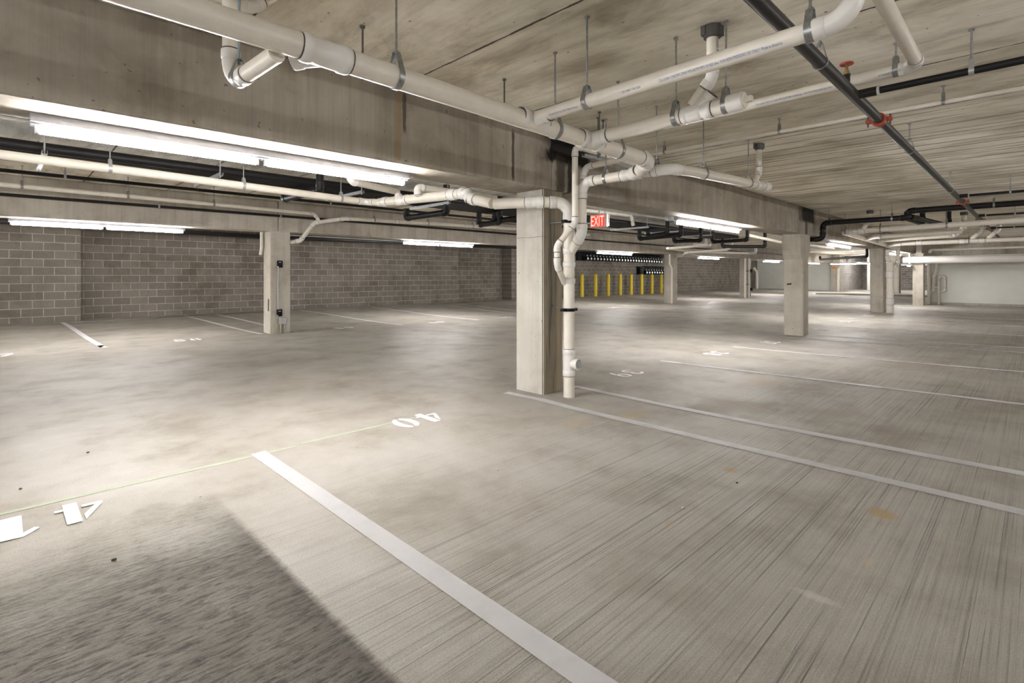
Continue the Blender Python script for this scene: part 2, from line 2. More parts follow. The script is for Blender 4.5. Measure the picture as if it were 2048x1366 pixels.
HANG=[{'p': (1.434, 2.28, 2.251), 'd': (1.0, 0.0, -0.018), 'r': 0.057, 'zt': 2.75, 'label': 'first clevis hanger along the big trunk drain pipe, counted from the pipe wye', 'group': 'trunk pipe hangers', 'style': 'clevis'}, {'p': (2.665, 2.28, 2.228), 'd': (1.0, 0.0, -0.019), 'r': 0.057, 'zt': 2.75, 'label': 'second clevis hanger along the big trunk drain pipe, counted from the pipe wye', 'group': 'trunk pipe hangers', 'style': 'clevis'}, {'p': (3.411, 2.28, 2.214), 'd': (1.0, 0.0, -0.019), 'r': 0.057, 'zt': 2.75, 'label': 'third clevis hanger along the big trunk drain pipe, counted from the pipe wye', 'group': 'trunk pipe hangers', 'style': 'clevis'}, {'p': (0.826, 2.7, 2.196), 'd': (0.1, -1, 0.06), 'r': 0.038, 'zt': 2.75, 'label': 'blue coated rod hanger holding the short glossy branch elbow', 'group': None, 'style': 'clevis'}, {'p': (2.43, 1.836, 2.256), 'd': (0.0, -1.0, 0.016), 'r': 0.04, 'zt': 2.75, 'label': 'first clevis hanger on the upper printed branch pipe, counted from the trunk', 'group': 'upper branch hangers', 'style': 'clevis'}, {'p': (2.43, 0.671, 2.275), 'd': (0.0, -1.0, 0.016), 'r': 0.04, 'zt': 2.75, 'label': 'second clevis hanger on the upper printed branch pipe, counted from the trunk', 'group': 'upper branch hangers', 'style': 'clevis'}, {'p': (3.05, 1.607, 2.246), 'd': (0.0, -1.0, 0.008), 'r': 0.047, 'zt': 2.75, 'label': 'first clevis hanger on the cleanout branch pipe, counted from the trunk', 'group': 'cleanout branch hangers', 'style': 'clevis'}, {'p': (3.05, 1.289, 2.251), 'd': (0.0, -0.999, 0.039), 'r': 0.047, 'zt': 2.75, 'label': 'second clevis hanger on the cleanout branch pipe, counted from the trunk', 'group': 'cleanout branch hangers', 'style': 'clevis'}, {'p': (4.115, 0.64, 2.57), 'd': (0.0, -1.0, 0.014), 'r': 0.036, 'zt': 2.75, 'label': 'clevis hanger by the elbow where the printed pipe turns back', 'group': None, 'style': 'clevis'}, {'p': (4.812, 2.25, 2.222), 'd': (0.999, 0.0, 0.045), 'r': 0.047, 'zt': 2.75, 'label': 'first clevis hanger on the capped run beyond the near column', 'group': 'capped run hangers', 'style': 'clevis'}, {'p': (5.915, 2.25, 2.271), 'd': (0.999, 0.0, 0.045), 'r': 0.047, 'zt': 2.75, 'label': 'second clevis hanger on the capped run beyond the near column', 'group': 'capped run hangers', 'style': 'clevis'}, {'p': (4.15, 2.91, 2.178), 'd': (0.0, -1.0, 0.0), 'r': 0.047, 'zt': 2.75, 'label': 'clevis hanger on the short cream run beside the stack elbow', 'group': None, 'style': 'clevis'}, {'p': (4.15, 2.371, 2.178), 'd': (0.0, -1.0, 0.0), 'r': 0.047, 'zt': 2.75, 'label': 'clevis hanger at the cream elbow where the trunk ends', 'group': None, 'style': 'clevis'}, {'p': (5.31, 2.936, 2.628), 'd': (0.0, -1.0, -0.004), 'r': 0.0175, 'zt': 2.75, 'label': 'first short hanger on the thin cream pipe under the ceiling, counted from the column', 'group': 'thin pipe hangers', 'style': 'clevis'}, {'p': (5.31, 1.733, 2.621), 'd': (0.0, -1.0, -0.005), 'r': 0.0175, 'zt': 2.75, 'label': 'second short hanger on the thin cream pipe under the ceiling, counted from the column', 'group': 'thin pipe hangers', 'style': 'clevis'}, {'p': (5.31, 0.521, 2.615), 'd': (0.0, -1.0, -0.005), 'r': 0.0175, 'zt': 2.75, 'label': 'third short hanger on the thin cream pipe under the ceiling, counted from the column', 'group': 'thin pipe hangers', 'style': 'clevis'}, {'p': (3.4, 0.888, 2.489), 'd': (1.0, 0.0, 0.0), 'r': 0.036, 'zt': 2.75, 'label': 'first ring hanger on the dark sprinkler main, counted from the frame top', 'group': 'sprinkler main hangers', 'style': 'ring'}, {'p': (6.41, 0.888, 2.489), 'd': (1.0, 0.0, 0.0), 'r': 0.036, 'zt': 2.75, 'label': 'second ring hanger on the dark sprinkler main, counted from the frame top', 'group': 'sprinkler main hangers', 'style': 'ring'}, {'p': (9.84, 0.888, 2.489), 'd': (1.0, 0.0, 0.0), 'r': 0.036, 'zt': 2.75, 'label': 'third ring hanger on the dark sprinkler main, counted from the frame top', 'group': 'sprinkler main hangers', 'style': 'ring'}, {'p': (4.215, 0.281, 2.494), 'd': (0.0, -1.0, 0.0), 'r': 0.023, 'zt': 2.75, 'label': 'short strap hanger on the nearest black sprinkler branch', 'group': None, 'style': 'strap'}, {'p': (10.76, 0.281, 2.494), 'd': (0.0, -1.0, 0.0), 'r': 0.02, 'zt': 2.75, 'label': 'short strap hanger on the second black sprinkler branch', 'group': None, 'style': 'strap'}, {'p': (14.57, 0.313, 2.494), 'd': (0.0, -1.0, 0.0), 'r': 0.02, 'zt': 2.75, 'label': 'short strap hanger on the third black sprinkler branch', 'group': None, 'style': 'strap'}, {'p': (18.6, 0.411, 2.494), 'd': (0.0, -1.0, 0.0), 'r': 0.02, 'zt': 2.75, 'label': 'short strap hanger on the fourth black sprinkler branch', 'group': None, 'style': 'strap'}, {'p': (0.816, 6.63, 2.336), 'd': (1.0, 0.0, -0.014), 'r': 0.0445, 'zt': 2.85, 'label': 'first strap on the cream pipe behind the near tube light, from the frame edge', 'group': 'left bay cream pipe hangers', 'style': 'strap'}, {'p': (2.08, 6.63, 2.312), 'd': (1.0, 0.0, -0.021), 'r': 0.0445, 'zt': 2.85, 'label': 'second strap on the cream pipe behind the near tube light, from the frame edge', 'group': 'left bay cream pipe hangers', 'style': 'strap'}, {'p': (3.308, 6.63, 2.287), 'd': (1.0, 0.0, -0.024), 'r': 0.0445, 'zt': 2.85, 'label': 'third strap on the cream pipe behind the near tube light, from the frame edge', 'group': 'left bay cream pipe hangers', 'style': 'strap'}, {'p': (0.678, 9.6, 2.636), 'd': (1.0, 0.0, 0.002), 'r': 0.026, 'zt': 2.85, 'label': 'first strap hanger on the upper black pipe of the far left bay', 'group': 'upper black pipe straps', 'style': 'strap'}, {'p': (4.569, 9.6, 2.641), 'd': (1.0, 0.0, 0.002), 'r': 0.026, 'zt': 2.85, 'label': 'second strap hanger on the upper black pipe of the far left bay', 'group': 'upper black pipe straps', 'style': 'strap'}, {'p': (0.258, 10.4, 2.544), 'd': (1.0, 0.0, -0.008), 'r': 0.034, 'zt': 2.85, 'label': 'first thin rod hanger on the slim cream pipe by the far left beam', 'group': 'slim cream pipe hangers', 'style': 'clevis'}, {'p': (1.512, 10.4, 2.534), 'd': (1.0, 0.0, -0.008), 'r': 0.034, 'zt': 2.85, 'label': 'second thin rod hanger on the slim cream pipe by the far left beam', 'group': 'slim cream pipe hangers', 'style': 'clevis'}, {'p': (2.766, 10.4, 2.524), 'd': (1.0, 0.0, -0.008), 'r': 0.034, 'zt': 2.85, 'label': 'third thin rod hanger on the slim cream pipe by the far left beam', 'group': 'slim cream pipe hangers', 'style': 'clevis'}, {'p': (2.107, 11.32, 2.508), 'd': (1.0, 0.0, 0.001), 'r': 0.026, 'zt': 2.591, 'label': 'first clip on the black pipe along the far left beam face', 'group': 'beam face clips', 'style': 'strap'}, {'p': (4.281, 11.32, 2.51), 'd': (1.0, 0.0, 0.001), 'r': 0.026, 'zt': 2.591, 'label': 'second clip on the black pipe along the far left beam face', 'group': 'beam face clips', 'style': 'strap'}, {'p': (6.173, 10.75, 2.518), 'd': (1.0, 0.0, 0.021), 'r': 0.046, 'zt': 2.85, 'label': 'first clevis hanger on the far drain line, counted from the boxed column', 'group': 'far drain line hangers', 'style': 'clevis'}, {'p': (7.677, 10.75, 2.549), 'd': (1.0, 0.0, 0.021), 'r': 0.046, 'zt': 2.85, 'label': 'second clevis hanger on the far drain line, counted from the boxed column', 'group': 'far drain line hangers', 'style': 'clevis'}, {'p': (9.142, 10.75, 2.576), 'd': (1.0, 0.0, 0.018), 'r': 0.046, 'zt': 2.85, 'label': 'third clevis hanger on the far drain line, counted from the boxed column', 'group': 'far drain line hangers', 'style': 'clevis'}, {'p': (13.2, 3.27, 2.425), 'd': (0.0, -1.0, 0.0), 'r': 0.055, 'zt': 2.75, 'label': 'first rod hanger on the stepped black drain pipe', 'group': 'black drain hangers', 'style': 'clevis'}, {'p': (13.2, 2.118, 2.425), 'd': (0.0, -1.0, 0.0), 'r': 0.055, 'zt': 2.75, 'label': 'second rod hanger on the stepped black drain pipe', 'group': 'black drain hangers', 'style': 'clevis'}, {'p': (13.2, 0.566, 2.56), 'd': (0.0, -1.0, 0.0), 'r': 0.055, 'zt': 2.75, 'label': 'rod hanger on the right run of the stepped black drain pipe', 'group': None, 'style': 'clevis'}, {'p': (14.4, 3.218, 2.286), 'd': (0.0, -1.0, 0.018), 'r': 0.06, 'zt': 2.75, 'label': 'first rod hanger on the front cream pipe of the far right cluster', 'group': 'far right front pipe hangers', 'style': 'clevis'}, {'p': (14.4, 2.53, 2.298), 'd': (0.0, -1.0, 0.018), 'r': 0.06, 'zt': 2.75, 'label': 'second rod hanger on the front cream pipe of the far right cluster', 'group': 'far right front pipe hangers', 'style': 'clevis'}, {'p': (14.4, 1.356, 2.319), 'd': (0.0, -1.0, 0.018), 'r': 0.06, 'zt': 2.75, 'label': 'third rod hanger on the front cream pipe of the far right cluster', 'group': 'far right front pipe hangers', 'style': 'clevis'}, {'p': (19.1, 2.433, 2.188), 'd': (0.0, -1.0, 0.005), 'r': 0.06, 'zt': 2.75, 'label': 'first rod hanger on the rear cream pipe of the far right cluster', 'group': 'far right rear pipe hangers', 'style': 'clevis'}, {'p': (19.1, 1.327, 2.193), 'd': (0.0, -1.0, 0.005), 'r': 0.06, 'zt': 2.75, 'label': 'second rod hanger on the rear cream pipe of the far right cluster', 'group': 'far right rear pipe hangers', 'style': 'clevis'}]
LINES=[('kinked white stall line passing the front of the near column', [(3.848, 3.976, -0.0), (3.881, 3.505, -0.0), (3.844, 3.085, -0.0), (3.838, 1.637, -0.0), (3.837, 0.049, -0.0), (3.818, -1.6, -0.0)], 0.1), ('white stall line starting behind the stack pipe at the near column', [(4.608, 3.663, -0.0), (4.563, 2.414, -0.0), (4.556, 1.943, -0.0), (4.584, 0.058, -0.0), (4.636, -1.6, -0.0)], 0.1), ('nearest white stall line, broad and running toward the bottom edge', [(1.304, 3.855, -0.0), (1.3, 1.007, -0.0), (1.315, -1.6, -0.0)], 0.1), ('white stall line between stall numbers 39 and 38', [(6.91, 3.877, -0.006), (7.059, 0.089, -0.002), (7.145, -1.6, -0.001)], 0.1), ('white stall line between stall numbers 38 and 37', [(9.432, 3.86, -0.039), (9.515, 0.12, -0.014), (9.576, -1.6, -0.003)], 0.1), ('white stall line at the foot of the mid column', [(12.054, 3.9, -0.082), (12.027, 0.152, -0.028), (11.978, -1.6, -0.006)], 0.1), ('white stall line just beyond the mid column', [(12.936, 3.38, -0.083), (12.848, 0.163, -0.028), (12.776, -1.6, -0.006)], 0.1), ('white stall line first past the mid column bay number', [(15.051, 3.864, -0.045), (15.24, 0.193, -0.015), (15.383, -1.6, -0.003)], 0.1), ('white stall line second past the mid column bay number', [(17.746, 3.893, -0.007), (17.697, 0.224, -0.003), (17.706, -1.6, -0.001)], 0.1), ('faint white stall line at the foot of the far right column', [(20.485, 3.953, -0.0), (20.385, 0.258, -0.0), (20.36, -1.6, -0.0)], 0.1), ('faint farthest white stall line before the white end wall', [(24.608, 3.779, -0.0), (25.694, 0.325, -0.0), (26.253, -1.6, -0.0)], 0.1), ('leftmost white stall line on the far row by the wall step', [(1.139, 16.8, 0.09), (1.317, 11.322, -0.0)], 0.1), ('white stall line left of the boxed column on the far row', [(3.758, 16.984, 0.09), (3.998, 11.612, -0.0)], 0.1), ('white stall line passing behind the boxed column', [(4.576, 17.096, 0.09), (4.731, 11.506, -0.0)], 0.1), ('white stall line right of the boxed column on the far row', [(7.095, 17.056, 0.09), (7.222, 11.217, -0.0)], 0.1), ('white stall line ending before stall number 60', [(9.657, 16.965, 0.09), (9.556, 10.98, -0.0)], 0.1), ('white stall line of the narrow pair left of the near column, nearer one', [(12.527, 17.123, 0.09), (11.91, 11.222, -0.0)], 0.1), ('white stall line of the narrow pair left of the near column, farther one', [(13.127, 16.686, 0.09), (12.801, 11.719, -0.0)], 0.1), ('short white stall line glimpsed left of the near column by the wall', [(15.706, 17.097, 0.09), (15.762, 14.291, 0.045)], 0.1), ('white line painted along the foot of the block wall', [(1.266, 16.623, 0.09), (4.166, 17.018, 0.09), (5.916, 17.054, 0.09)], 0.1), ('white line painted along the wall foot near the recess', [(12.462, 17.034, 0.09), (17.109, 17.014, 0.09)], 0.1), ('white stall line in front of the yellow bollards', [(18.601, 14.729, 0.056), (18.466, 11.318, -0.0)], 0.1), ('short white stall line right of the stack pipe', [(15.591, 12.238, 0.002), (15.488, 11.141, -0.0)], 0.1)]
NUMS=[('41', 'white stencilled stall number 41, largest and nearest', (0.187, 3.553, -0.0), 180, 1), ('40', 'white stencilled stall number 40, beside the near column', (2.586, 3.759, -0.0), 180, 1), ('39', 'white stencilled stall number 39, behind the stack pipe', (5.698, 3.681, -0.002), 180, 1), ('38', 'white stencilled stall number 38, in the second stall past the near column', (8.287, 3.666, -0.019), 180, 1), ('37', 'white stencilled stall number 37, in front of the mid column', (10.752, 3.68, -0.067), 180, 1), ('36', 'white stencilled stall number 36, just past the mid column', (14.06, 3.673, -0.066), 180, 1), ('35', 'white stencilled stall number 35, second past the mid column', (16.466, 3.683, -0.02), 180, 1), ('34', 'white stencilled stall number 34, before the far right column', (19.126, 3.678, -0.002), 180, 1), ('57', 'white stencilled stall number 57 on the far row, cut by the frame edge', (-0.034, 11.362, -0.0), 0, 1), ('58', 'white stencilled stall number 58 on the far row, left of the boxed column', (2.612, 11.541, -0.0), 0, 1), ('59', 'white stencilled stall number 59 on the far row, right of the boxed column', (5.842, 11.557, -0.0), 0, 1), ('60', 'white stencilled stall number 60 on the far row, between far row stall lines', (8.305, 11.24, -0.0), 0, 1), ('61', 'white stencilled stall number 61 on the far row, left of the near column foot', (10.764, 11.124, -0.0), 0, 1), ('62', 'white stencilled stall number 62 on the far row, in front of the bollards', (16.991, 11.54, -0.0), 0, 1)]
BOLL=[(22.129, 17.05), (23.331, 17.05), (24.537, 17.05), (25.739, 17.05), (26.903, 17.05), (28.075, 17.05), (29.28, 17.05), (30.425, 17.05)]
MET=[(22.761, 2.218, 2.178), (23.063, 2.218, 2.178), (23.365, 2.218, 2.178), (23.666, 2.218, 2.178), (23.968, 2.218, 2.178), (24.27, 2.218, 2.178), (24.572, 2.218, 2.178), (24.874, 2.218, 2.178), (25.175, 2.218, 2.178), (25.477, 2.218, 2.178), (25.779, 2.218, 2.178), (26.081, 2.218, 2.178), (26.383, 2.218, 2.178), (26.684, 2.218, 2.178), (26.986, 2.218, 2.178), (27.288, 2.218, 2.178), (27.59, 2.218, 2.178), (27.892, 2.218, 2.178), (28.194, 2.218, 2.178), (28.495, 2.218, 2.178), (28.797, 2.218, 2.178), (29.099, 2.218, 2.178), (29.401, 2.218, 2.178), (29.703, 2.218, 2.178), (30.004, 2.218, 2.178), (30.306, 2.218, 2.178), (30.608, 2.218, 2.178)]
MET2=[28.833, 29.141, 29.45, 29.758, 30.067, 30.375, 30.684, 30.992]
DEB=[(2.276, 2.431, -0.0), (2.61, 1.337, -0.0), (0.815, 3.318, -0.0), (0.097, 4.173, -0.0), (0.454, 4.696, -0.0), (3.156, 1.268, -0.0), (0.364, 2.846, -0.0)]
import bpy, bmesh, math, random
from mathutils import Vector, Matrix
random.seed(7)
SC=bpy.context.scene
COL=SC.collection
PI=math.pi
def sm(t): t=min(1,max(0,t)); return t*t*(3-2*t)
def fz(x,y): return .09*sm((y-11.8)/5.0) - .085*math.exp(-((x-12.4)**2/(2*2.4**2)+(y-3.4)**2/(2*2.2**2)))
# ------------------------------------------------------------------ materials
def new_mat(name):
    m=bpy.data.materials.new(name); m.use_nodes=True
    nt=m.node_tree; b=nt.nodes['Principled BSDF']; return m,nt,b
def N(nt,t,**k):
    n=nt.nodes.new(t)
    for a,v in k.items():
        if a in n.inputs: n.inputs[a].default_value=v
        else: setattr(n,a,v)
    return n
def ramp(nt,stops):
    r=nt.nodes.new('ShaderNodeValToRGB'); e=r.color_ramp.elements
    while len(e)<len(stops): e.new(.5)
    for i,(p,cc) in enumerate(stops):
        e[i].position=p; e[i].color=(cc if len(cc)==4 else (*cc,1)) if isinstance(cc,tuple) else (cc,cc,cc,1)
    return r
def mapped(nt,scale,coord='Object',rot=(0,0,0)):
    t=nt.nodes.new('ShaderNodeTexCoord'); mp=nt.nodes.new('ShaderNodeMapping')
    mp.inputs['Scale'].default_value=scale; mp.inputs['Rotation'].default_value=rot
    nt.links.new(t.outputs[coord],mp.inputs['Vector']); return mp.outputs['Vector']
def noise(nt,vec,scale,detail=5,rough=.6,dist=0):
    n=nt.nodes.new('ShaderNodeTexNoise'); n.inputs['Scale'].default_value=scale; n.inputs['Detail'].default_value=detail
    n.inputs['Roughness'].default_value=rough; n.inputs['Distortion'].default_value=dist
    nt.links.new(vec,n.inputs['Vector']); return n.outputs['Fac']
def mix(nt,a,b,f,mode='MIX'):
    m=nt.nodes.new('ShaderNodeMix'); m.data_type='RGBA'; m.blend_type=mode
    for s,v in ((6,a),(7,b)):
        if isinstance(v,tuple): m.inputs[s].default_value=(*v,1) if len(v)==3 else v
        else: nt.links.new(v,m.inputs[s])
    if isinstance(f,(int,float)): m.inputs[0].default_value=f
    else: nt.links.new(f,m.inputs[0])
    return m.outputs[2]
def math_(nt,op,a,b=None,clamp=False):
    m=nt.nodes.new('ShaderNodeMath'); m.operation=op; m.use_clamp=clamp
    for i,v in enumerate((a,b)):
        if v is None: continue
        if isinstance(v,(int,float)): m.inputs[i].default_value=v
        else: nt.links.new(v,m.inputs[i])
    return m.outputs[0]
def rampf(nt,fac,stops):
    r=ramp(nt,stops); nt.links.new(fac,r.inputs[0]); return r.outputs[0]
def bump(nt,b,h,strength,dist=.01):
    bp=nt.nodes.new('ShaderNodeBump'); bp.inputs['Strength'].default_value=strength; bp.inputs['Distance'].default_value=dist
    nt.links.new(h,bp.inputs['Height']); nt.links.new(bp.outputs[0],b.inputs['Normal'])
def plain(name,colr,rough=.5,metal=0,spec=.5,var=.06,scale=14):
    m,nt,b=new_mat(name)
    v=mapped(nt,(1,1,1)); n=noise(nt,v,scale,4)
    d=tuple(max(0,q*(1-var*2)) for q in colr); l=tuple(min(1,q*(1+var)) for q in colr)
    nt.links.new(rampf(nt,n,[(.3,d),(.7,l)]),b.inputs['Base Color'])
    b.inputs['Roughness'].default_value=rough; b.inputs['Metallic'].default_value=metal
    b.inputs['Specular IOR Level'].default_value=spec
    return m
M={}
M['pvc']=plain('cream_pvc',(.75,.70,.62),.38,var=.04,scale=9)
M['fit']=plain('pale_pvc_fitting',(.75,.725,.69),.34,var=.02,scale=9)
M['ring']=plain('dark_glue_ring',(.07,.06,.055),.5)
M['black']=plain('black_pipe',(.009,.008,.009),.5,spec=.3)
M['sprk']=plain('dark_grey_painted_steel',(.022,.019,.018),.4,spec=.25,metal=.0)
M['steel']=plain('galvanised_steel',(.34,.35,.35),.38,metal=.85,var=.15,scale=40)
M['dsteel']=plain('dull_steel',(.12,.115,.11),.5,metal=.6)
M['strut']=plain('galvanised_strut',(.42,.43,.44),.45,metal=.6)
M['white']=plain('white_enamel',(.46,.47,.50),.4)
M['red']=plain('red_coupling',(.42,.06,.025),.5)
M['brass']=plain('brass_valve',(.45,.3,.12),.4,metal=.7)
M['yellow']=plain('yellow_bollard_sleeve',(.78,.58,.015),.45,var=.03)
M['line']=None
M['blackbox']=plain('black_device_box',(.006,.006,.008),.5,spec=.15)
M['greybox']=plain('grey_junction_box',(.42,.42,.42),.4,metal=.3)
M['galvgreen']=plain('aged_conduit',(.36,.34,.22),.45,metal=.4)
M['silver']=plain('silver_meter_face',(.75,.76,.78),.3,metal=.3)
M['ink']=plain('blue_print_ink',(.11,.21,.45),.6)
M['inkdark']=plain('dark_print_ink',(.05,.05,.06),.6)
M['bluerod']=plain('blue_coated_rod',(.30,.38,.44),.4,metal=.3)
M['foam']=plain('expanding_foam',(.62,.52,.34),.9,var=.15,scale=30)
M['pebble']=plain('pale_chip',(.6,.58,.54),.8)
M['darkchip']=plain('dark_chip',(.05,.045,.04),.8)
M['orange']=plain('orange_marker_tape',(.85,.33,.05),.6)
M['conduit']=plain('painted_conduit',(.6,.6,.58),.4)
def emis(name,colr,st):
    m,nt,b=new_mat(name); b.inputs['Base Color'].default_value=(.9,.9,.9,1) if st>1 else (.25*colr[0],.25*colr[1],.25*colr[2],1)
    b.inputs['Emission Color'].default_value=(*colr,1); b.inputs['Emission Strength'].default_value=st
    return m
TUBE=25; WORLD=.6
M['tube']=emis('lit_fluorescent_tube',(1.0,.975,.955),TUBE)
M['exitred']=emis('lit_exit_letters_field',(1.0,.035,.02),.125)
M['exitlet']=emis('lit_exit_lettering',(1.0,.36,.28),.17)
# floor line paint
def mat_line():
    m,nt,b=new_mat('white_floor_paint')
    v=mapped(nt,(1,1,1)); n=noise(nt,v,6,6,.7)
    st=noise(nt,mapped(nt,(3,110,1)),1,3,.6)
    c1=rampf(nt,n,[(.2,(.80,.79,.80)),(.5,(.90,.89,.91))])
    c2=mix(nt,c1,(.5,.48,.46),rampf(nt,st,[(.68,0.0),(.78,.4)]))
    nt.links.new(c2,b.inputs['Base Color']); b.inputs['Roughness'].default_value=.6
    bump(nt,b,st,.35,.004); return m
M['line']=mat_line()
SPOTS=[(3.34,1.385,.07,.05,(.36,.24,.09),.8),(3.29,.57,.10,.08,(.36,.24,.09),.75),(2.26,.60,.035,.10,(.50,.47,.42),.6,22),(2.70,.52,.06,.03,(.42,.35,.25),.7,22),
 (2.41,1.31,.05,.03,(.34,.24,.12),.5),(6.35,2.30,.55,.28,(.36,.28,.19),.55,4),(4.95,2.05,.5,.45,(.22,.175,.125),.6,3),(5.3,1.35,.5,.4,(.22,.18,.135),.5,3),(4.0,2.55,.35,.12,(.40,.31,.17),.5,5),(3.5,2.75,.2,.1,(.40,.31,.17),.5,5),
 (4.9,.75,.5,.25,(.24,.19,.145),.45,3),(9.6,1.2,1.2,.5,(.26,.21,.16),.45,2)]
def mat_floor():
    m,nt,b=new_mat('broomed_concrete_floor')
    v=mapped(nt,(1,1,1))
    big=noise(nt,v,.33,5,.6,.1); mid=noise(nt,v,1.5,7,.66,.15); fine=noise(nt,v,38,5,.7)
    base=rampf(nt,big,[(.30,(.29,.265,.235)),(.5,(.37,.35,.315)),(.72,(.43,.415,.39))])
    mott=rampf(nt,mid,[(.30,(.70,.665,.61)),(.5,(.96,.95,.93)),(.72,(1.1,1.11,1.13))])
    c=mix(nt,base,mott,1,'MULTIPLY')
    # broom strokes run along X
    br=noise(nt,mapped(nt,(.45,70,1)),1,5,.75); br2=noise(nt,mapped(nt,(.25,24,1)),1,3,.6)
    sep=N(nt,'ShaderNodeSeparateXYZ'); nt.links.new(v,sep.inputs[0])
    # finished by broom in the stalls, troweled smoother in the aisle and toward the columns
    msk=nt.nodes.new('ShaderNodeMapRange'); nt.links.new(math_(nt,'ADD',sep.outputs[1],math_(nt,'MULTIPLY',mid,1.6)),msk.inputs[0])
    msk.inputs[1].default_value=4.3; msk.inputs[2].default_value=2.2; msk.clamp=True
    # sawn construction joint: rougher pour left of it
    left=nt.nodes.new('ShaderNodeMapRange'); nt.links.new(math_(nt,'ADD',sep.outputs[0],math_(nt,'MULTIPLY',fine,.03)),left.inputs[0])
    left.inputs[1].default_value=.905; left.inputs[2].default_value=.87; left.clamp=True
    ynear=nt.nodes.new('ShaderNodeMapRange'); nt.links.new(math_(nt,'ADD',sep.outputs[1],math_(nt,'MULTIPLY',math_(nt,'SUBTRACT',mid,.5),1.2)),ynear.inputs[0]); ynear.inputs[1].default_value=3.35; ynear.inputs[2].default_value=2.45; ynear.clamp=True
    rough_zone=math_(nt,'MULTIPLY',left.outputs[0],ynear.outputs[0])
    grit=noise(nt,mapped(nt,(12,52,1)),1,6,.75,.6)
    strk=rampf(nt,br,[(.30,(.22,.205,.19)),(.42,(.86,.855,.85)),(.52,(1,1,1)),(.66,(1.1,1.1,1.1))])
    c=mix(nt,c,strk,math_(nt,'MULTIPLY',msk.outputs[0],.8),'MULTIPLY')
    gk=rampf(nt,grit,[(.37,(.05,.045,.04)),(.46,(.55,.53,.50)),(.52,(.95,.94,.92)),(.66,(1.15,1.14,1.12))])
    c=mix(nt,c,gk,math_(nt,'MULTIPLY',rough_zone,.85),'MULTIPLY')
    edge=nt.nodes.new('ShaderNodeMapRange'); nt.links.new(sep.outputs[0],edge.inputs[0]); edge.inputs[1].default_value=.62; edge.inputs[2].default_value=.88; edge.clamp=True
    c=mix(nt,c,(.27,.25,.225),math_(nt,'MULTIPLY',rough_zone,math_(nt,'ADD',.62,math_(nt,'MULTIPLY',edge.outputs[0],.38))),'MULTIPLY')  # self-shadow of the rough pour put into the colour, deeper toward the joint
    gr=noise(nt,v,150,4,.75)
    c=mix(nt,c,rampf(nt,gr,[(.30,(.60,.585,.57)),(.5,(1,1,1)),(.70,(1.22,1.22,1.22))]),.75,'MULTIPLY')
    thin=noise(nt,mapped(nt,(.22,120,1)),1,2,.5); brk=noise(nt,mapped(nt,(.9,6,1)),1,3,.6)
    c=mix(nt,c,(.10,.09,.08),math_(nt,'MULTIPLY',math_(nt,'MULTIPLY',rampf(nt,thin,[(.60,0.0),(.66,.85)]),rampf(nt,brk,[(.38,0.0),(.56,1.0)])),msk.outputs[0]))
    st=noise(nt,mapped(nt,(.9,.9,1)),.8,7,.66,.3)
    rust=noise(nt,v,1.35,4,.55,.2)
    c=mix(nt,c,(.40,.27,.13),rampf(nt,rust,[(.70,0.0),(.80,.45)]))
    c=mix(nt,c,(.20,.16,.12),rampf(nt,st,[(.62,0.0),(.74,.42)]))
    sp=noise(nt,v,11,2,.5); c=mix(nt,c,(.2,.17,.14),rampf(nt,sp,[(.75,0.0),(.80,.5)]))
    WB=[math_(nt,'MULTIPLY',math_(nt,'SUBTRACT',noise(nt,v,q,4,.7),.5),1.5) for q in (22,8,3)]
    def spot(c,cx,cy,rx,ry,colr,amt,ns=9):
        wob=WB[0 if ns>15 else 1 if ns>4 else 2]
        a=math_(nt,'DIVIDE',math_(nt,'SUBTRACT',sep.outputs[0],cx),rx); e=math_(nt,'DIVIDE',math_(nt,'SUBTRACT',sep.outputs[1],cy),ry)
        d=math_(nt,'ADD',math_(nt,'SQRT',math_(nt,'ADD',math_(nt,'MULTIPLY',a,a),math_(nt,'MULTIPLY',e,e))),wob)
        return mix(nt,c,colr,rampf(nt,d,[(.35,amt),(1.0,0.0)]))
    for q in SPOTS: c=spot(c,*q)
    nt.links.new(c,b.inputs['Base Color'])
    nt.links.new(rampf(nt,mid,[(.3,.62),(.7,.5)]),b.inputs['Roughness'])
    b.inputs['Specular IOR Level'].default_value=.35
    h=math_(nt,'ADD',math_(nt,'MULTIPLY',math_(nt,'ADD',br,math_(nt,'MULTIPLY',br2,.5)),msk.outputs[0]),
        math_(nt,'ADD',math_(nt,'MULTIPLY',fine,.12),math_(nt,'MULTIPLY',math_(nt,'MULTIPLY',grit,1.6),rough_zone)))
    bump(nt,b,h,.55,.012); return m
M['floor']=mat_floor()
